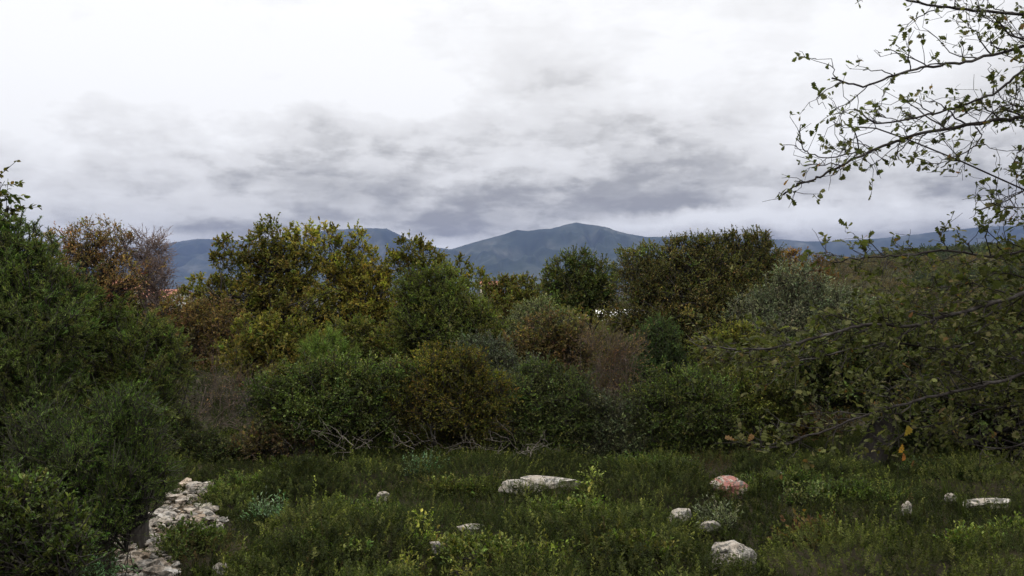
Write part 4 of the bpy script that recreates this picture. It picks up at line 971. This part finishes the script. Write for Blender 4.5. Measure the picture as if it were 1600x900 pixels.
    col = palette(rng, [(.060,.070,.028),(.082,.090,.038),(.042,.050,.022),(.115,.105,.06),(.17,.085,.04)], [4,3,3,1.4,.18], n)
    mesh_obj('leaves', V, f, M_leaf, root, [np.repeat(col, len(q), 0) for q in fs], False, base)
    print('near oak leaves', n)
near_oak()
# the one yellow and orange leaf cluster hanging low, still on its twig: part of the oak behind it
def loose_leaves():
    rng = np.random.RandomState(4)
    c = at(1410, 690, 4.3); root = empty('hanging_twig', c, 'hanging twig with a few yellow and orange leaves, low before the thick black trunk', 'twig'); W = Wood()
    P = curve(c + [-.04, 0, .14], c + [.0, 0, -.05], 6, wob=.6, rng=rng); W.add(*tube(P, np.linspace(.003, .0015, 6), 4)); 
    W.add(*tube(curve(P[2], P[2] + [-.06, .02, -.07], 4), np.linspace(.002, .001, 4), 3)); W.build('stem', M_limb, root, c)
    T, fs = oakleaf(); p = np.array([c + [.01, 0, .03], c + [.0, 0, -.01], c + [.005, 0, -.06], c + [.02, .01, .05]]); d = unit(np.array([(.3, .1, .3), (-.1, .2, -1), (.1, .1, -1), (.6, .3, .6)]))
    col = np.array([(.34, .24, .04), (.38, .20, .04), (.30, .12, .04), (.22, .19, .05)])
    Rm = frames(d, np.array([.2, -1., .3]))
    for i, L_ in enumerate([.07, .06, .05, .05]):
        V, f = instance(T, fs, p[i:i + 1], Rm[i:i + 1], [L_]); mesh_obj('leaf', V, f, M_leaf, root, [np.repeat(col[i:i + 1], len(q), 0) for q in fs], False, c)
loose_leaves()

# ------------------------------------------------------------------ far woodland
def crown_tmpl(seed, n, ls):
    rng = np.random.RandomState(seed); sub = unit(rng.randn(9, 3)) * [.62, .62, .5] + [0, 0, .25]
    c = sub[rng.randint(0, 9, n)]; u = unit(rng.randn(n, 3)); p = c + u * (rng.rand(n, 1) ** .4) * .46
    R_ = frames(unit(rng.randn(n, 3)), rng.randn(n, 3)); T, fs = rhomb(1, .8, .15)
    V, f = instance(T, fs, p, R_, ls * np.exp(rng.randn(n) * .25)); return V, f[0]
def woods(name, x, y, z, r, tmpls, pal, w_, seed, mat):
    rng = np.random.RandomState(seed); which = rng.randint(0, len(tmpls), len(x)); Vs, Fs, Cs, off = [], [], [], 0
    for s, (T, fq) in enumerate(tmpls):
        m = which == s; k = m.sum()
        if not k: continue
        an = rng.rand(k) * 6.28; R_ = np.zeros((k, 3, 3)); R_[:, 0, 0] = np.cos(an); R_[:, 0, 1] = -np.sin(an); R_[:, 1, 0] = np.sin(an); R_[:, 1, 1] = np.cos(an); R_[:, 2, 2] = rng.uniform(.8, 1.25, k)
        V, f = instance(T, [fq], np.stack([x[m], y[m], z[m]], 1), R_, r[m]); Vs.append(V); Fs.append(f[0] + off); off += len(V)
        c = palette(rng, pal, w_, k); Cs.append(np.repeat(c, len(fq), 0) * np.exp(rng.randn(k * len(fq), 1) * .18))
    return tag(mesh_obj(name, np.concatenate(Vs), [np.concatenate(Fs)], mat, None, [np.concatenate(Cs)]), kind='stuff')
rng = np.random.RandomState(31)
PW = [(.055,.062,.025),(.085,.070,.03),(.045,.055,.024),(.12,.08,.035),(.06,.075,.03)]
TN = [crown_tmpl(i, 900, .07) for i in range(4)]; TM = [crown_tmpl(i + 9, 260, .12) for i in range(4)]; TFr = [crown_tmpl(i + 20, 90, .22) for i in range(4)]
y_ = rng.uniform(26, 48, 420); x_ = rng.uniform(-.72, .72, 420) * y_; r_ = rng.uniform(1.0, 1.7, 420)
woods('woodland', x_, y_, gz(x_, y_) + r_ * .5, r_, TN, PW, [4,2,4,1,3], 1, M_leaf)
y_ = rng.uniform(48, 130, 1500); x_ = rng.uniform(-.75, .75, 1500) * y_; r_ = rng.uniform(1.5, 2.6, 1500); zt = np.where(x_ > -35, np.maximum(gz(x_, y_), hill_z(x_, y_) * (y_ > 56) - 99 * (y_ <= 56)), gz(x_, y_))
HOUSES = [(955, 78), (200, 100), (265, 92), (770, 150)]
k = np.ones(len(x_), bool)
for hp, hd in HOUSES: k &= ~((np.abs(x_ - (hp - 800) / F * hd) < 6) & (y_ > hd - 6) & (y_ < hd + 8))
x_, y_, r_, zt = x_[k], y_[k], r_[k], zt[k]
woods('woodland', x_, y_, zt + r_ * .5, r_, TM, PW, [4,2,4,1,3], 2, M_leaf)
y_ = 120 + rng.rand(8500) ** 1.0 * 480; x_ = rng.uniform(-.05, .85, 8500) * y_; r_ = rng.uniform(2.2, 4.6, 8500)
NPt = Noise2(8); q_ = NPt.fbm(x_ / 45, y_ / 60, 3); k = (hill_z(x_, y_) > gz(x_, y_)) & (q_ > .12)
x_, y_, r_, q_ = x_[k], y_[k], r_[k], q_[k]; kk = q_ > .52
woods('woodland', x_[kk], y_[kk], hill_z(x_[kk], y_[kk]) + r_[kk] * .35, r_[kk], TFr, [(.042,.055,.024),(.05,.05,.024),(.035,.048,.022)], [4,3,3], 3, M_leaf)
woods('woodland', x_[~kk], y_[~kk], hill_z(x_[~kk], y_[~kk]) + r_[~kk] * .2, r_[~kk] * .75, TFr, [(.088,.064,.036),(.07,.06,.032),(.06,.062,.03),(.08,.056,.034)], [3,3,3,2], 4, M_leaf)

# ------------------------------------------------------------------ houses of the hamlet
M_wall = noise_mat('white render', [(.3, (.62, .60, .56)), (.7, (.78, .76, .72))], 1.2, 6, bump=.15)
M_cream = noise_mat('cream render', [(.3, (.50, .42, .32)), (.7, (.62, .54, .44))], 1.2, 6, bump=.15)
M_glass = mat_new('window glass')[0]; M_glass.node_tree.nodes['Principled BSDF'].inputs['Base Color'].default_value = (.03, .035, .04, 1); M_glass.node_tree.nodes['Principled BSDF'].inputs['Roughness'].default_value = .12
M_tile = noise_mat('terracotta tile', [(.3, (.17, .075, .052)), (.55, (.26, .115, .08)), (.75, (.33, .19, .14))], 1.6, 8, bump=.9, stretch=(1, .25, 1), bscale=9, bdist=.06)
def boxv(x0, x1, y0, y1, z0, z1):
    V = np.array([(a, b, c) for c in (z0, z1) for b in (y0, y1) for a in (x0, x1)], float)
    return V, np.array([(0, 2, 3, 1), (4, 5, 7, 6), (0, 1, 5, 4), (2, 6, 7, 3), (0, 4, 6, 2), (1, 3, 7, 5)])
def house(label, px, pyr, d, W_, D_, wallh, rise, mat, rot, chim=True, rmat=None):
    x = (px - 800) / F * d; zr = CH - (pyr - 450) / F * d; zg = zr - rise - wallh
    root = empty('house', (x, d, zg), label, 'house'); root.rotation_euler = (0, 0, rot)
    V, f = boxv(-W_/2, W_/2, -D_/2, D_/2, -6, wallh); g = np.array([(-W_/2, -D_/2, wallh), (-W_/2, D_/2, wallh), (-W_/2, 0, wallh + rise - .05), (W_/2, -D_/2, wallh), (W_/2, D_/2, wallh), (W_/2, 0, wallh + rise - .05)])
    mesh_obj('wall', np.concatenate([V, g]), [f, np.array([(8, 9, 10), (11, 13, 12)])], mat, root)
    e, t = .45, .16; rv = []
    for s in (-1, 1):
        for xx in (-W_/2 - e, W_/2 + e):
            sl = rise / (D_ / 2)
            rv += [(xx, s * (D_/2 + e), wallh - e * sl), (xx, 0, wallh + rise), (xx, 0, wallh + rise + t), (xx, s * (D_/2 + e), wallh - e * sl + t)]
    fs_ = []
    for o_ in (0, 8): fs_ += [(o_, o_+1, o_+2, o_+3), (o_+4, o_+7, o_+6, o_+5), (o_+3, o_+2, o_+6, o_+7), (o_, o_+4, o_+5, o_+1), (o_, o_+3, o_+7, o_+4)]
    rf = mesh_obj('roof', np.array(rv), [np.array(fs_)], rmat or M_tile, root)
    if chim:
        V, f = boxv(W_*.18, W_*.18 + .6, .5, 1.1, wallh + rise * .4, wallh + rise + .9); mesh_obj('chimney', V, [f], mat, rf)
    for sx in (-.3, .05, .32):
        for zz in ([wallh - 1.9] + ([wallh - 4.6] if wallh > 5 else [])):
            V, f = boxv(sx * W_ - .45, sx * W_ + .45, -D_/2 - .03, -D_/2 + .05, zz, zz + 1.2); wn = mesh_obj('window', V, [f], M_glass, root)
            V, f = boxv(sx * W_ - .6, sx * W_ + .6, -D_/2 - .12, -D_/2 - .035, zz - .12, zz - .02); mesh_obj('sill', V, [f], mat, wn)
house('white walled house glimpsed through foliage under the laurel', 950, 486, 78, 6.0, 7, 5.5, .35, M_wall, .15, False, M_wall)
house('orange roofed house behind the leafless grey tree', 203, 437, 100, 4.2, 5, 4, 1.1, M_cream, .3)
house('red roofed house with a white wall, lower than the orange roofed one', 262, 454, 92, 4.2, 5, 4, .8, M_wall, -.35, False)
house('pinkish tiled roof just showing above the low brownish oak', 768, 440, 190, 5.0, 6, 4, .8, M_cream, .1, False)
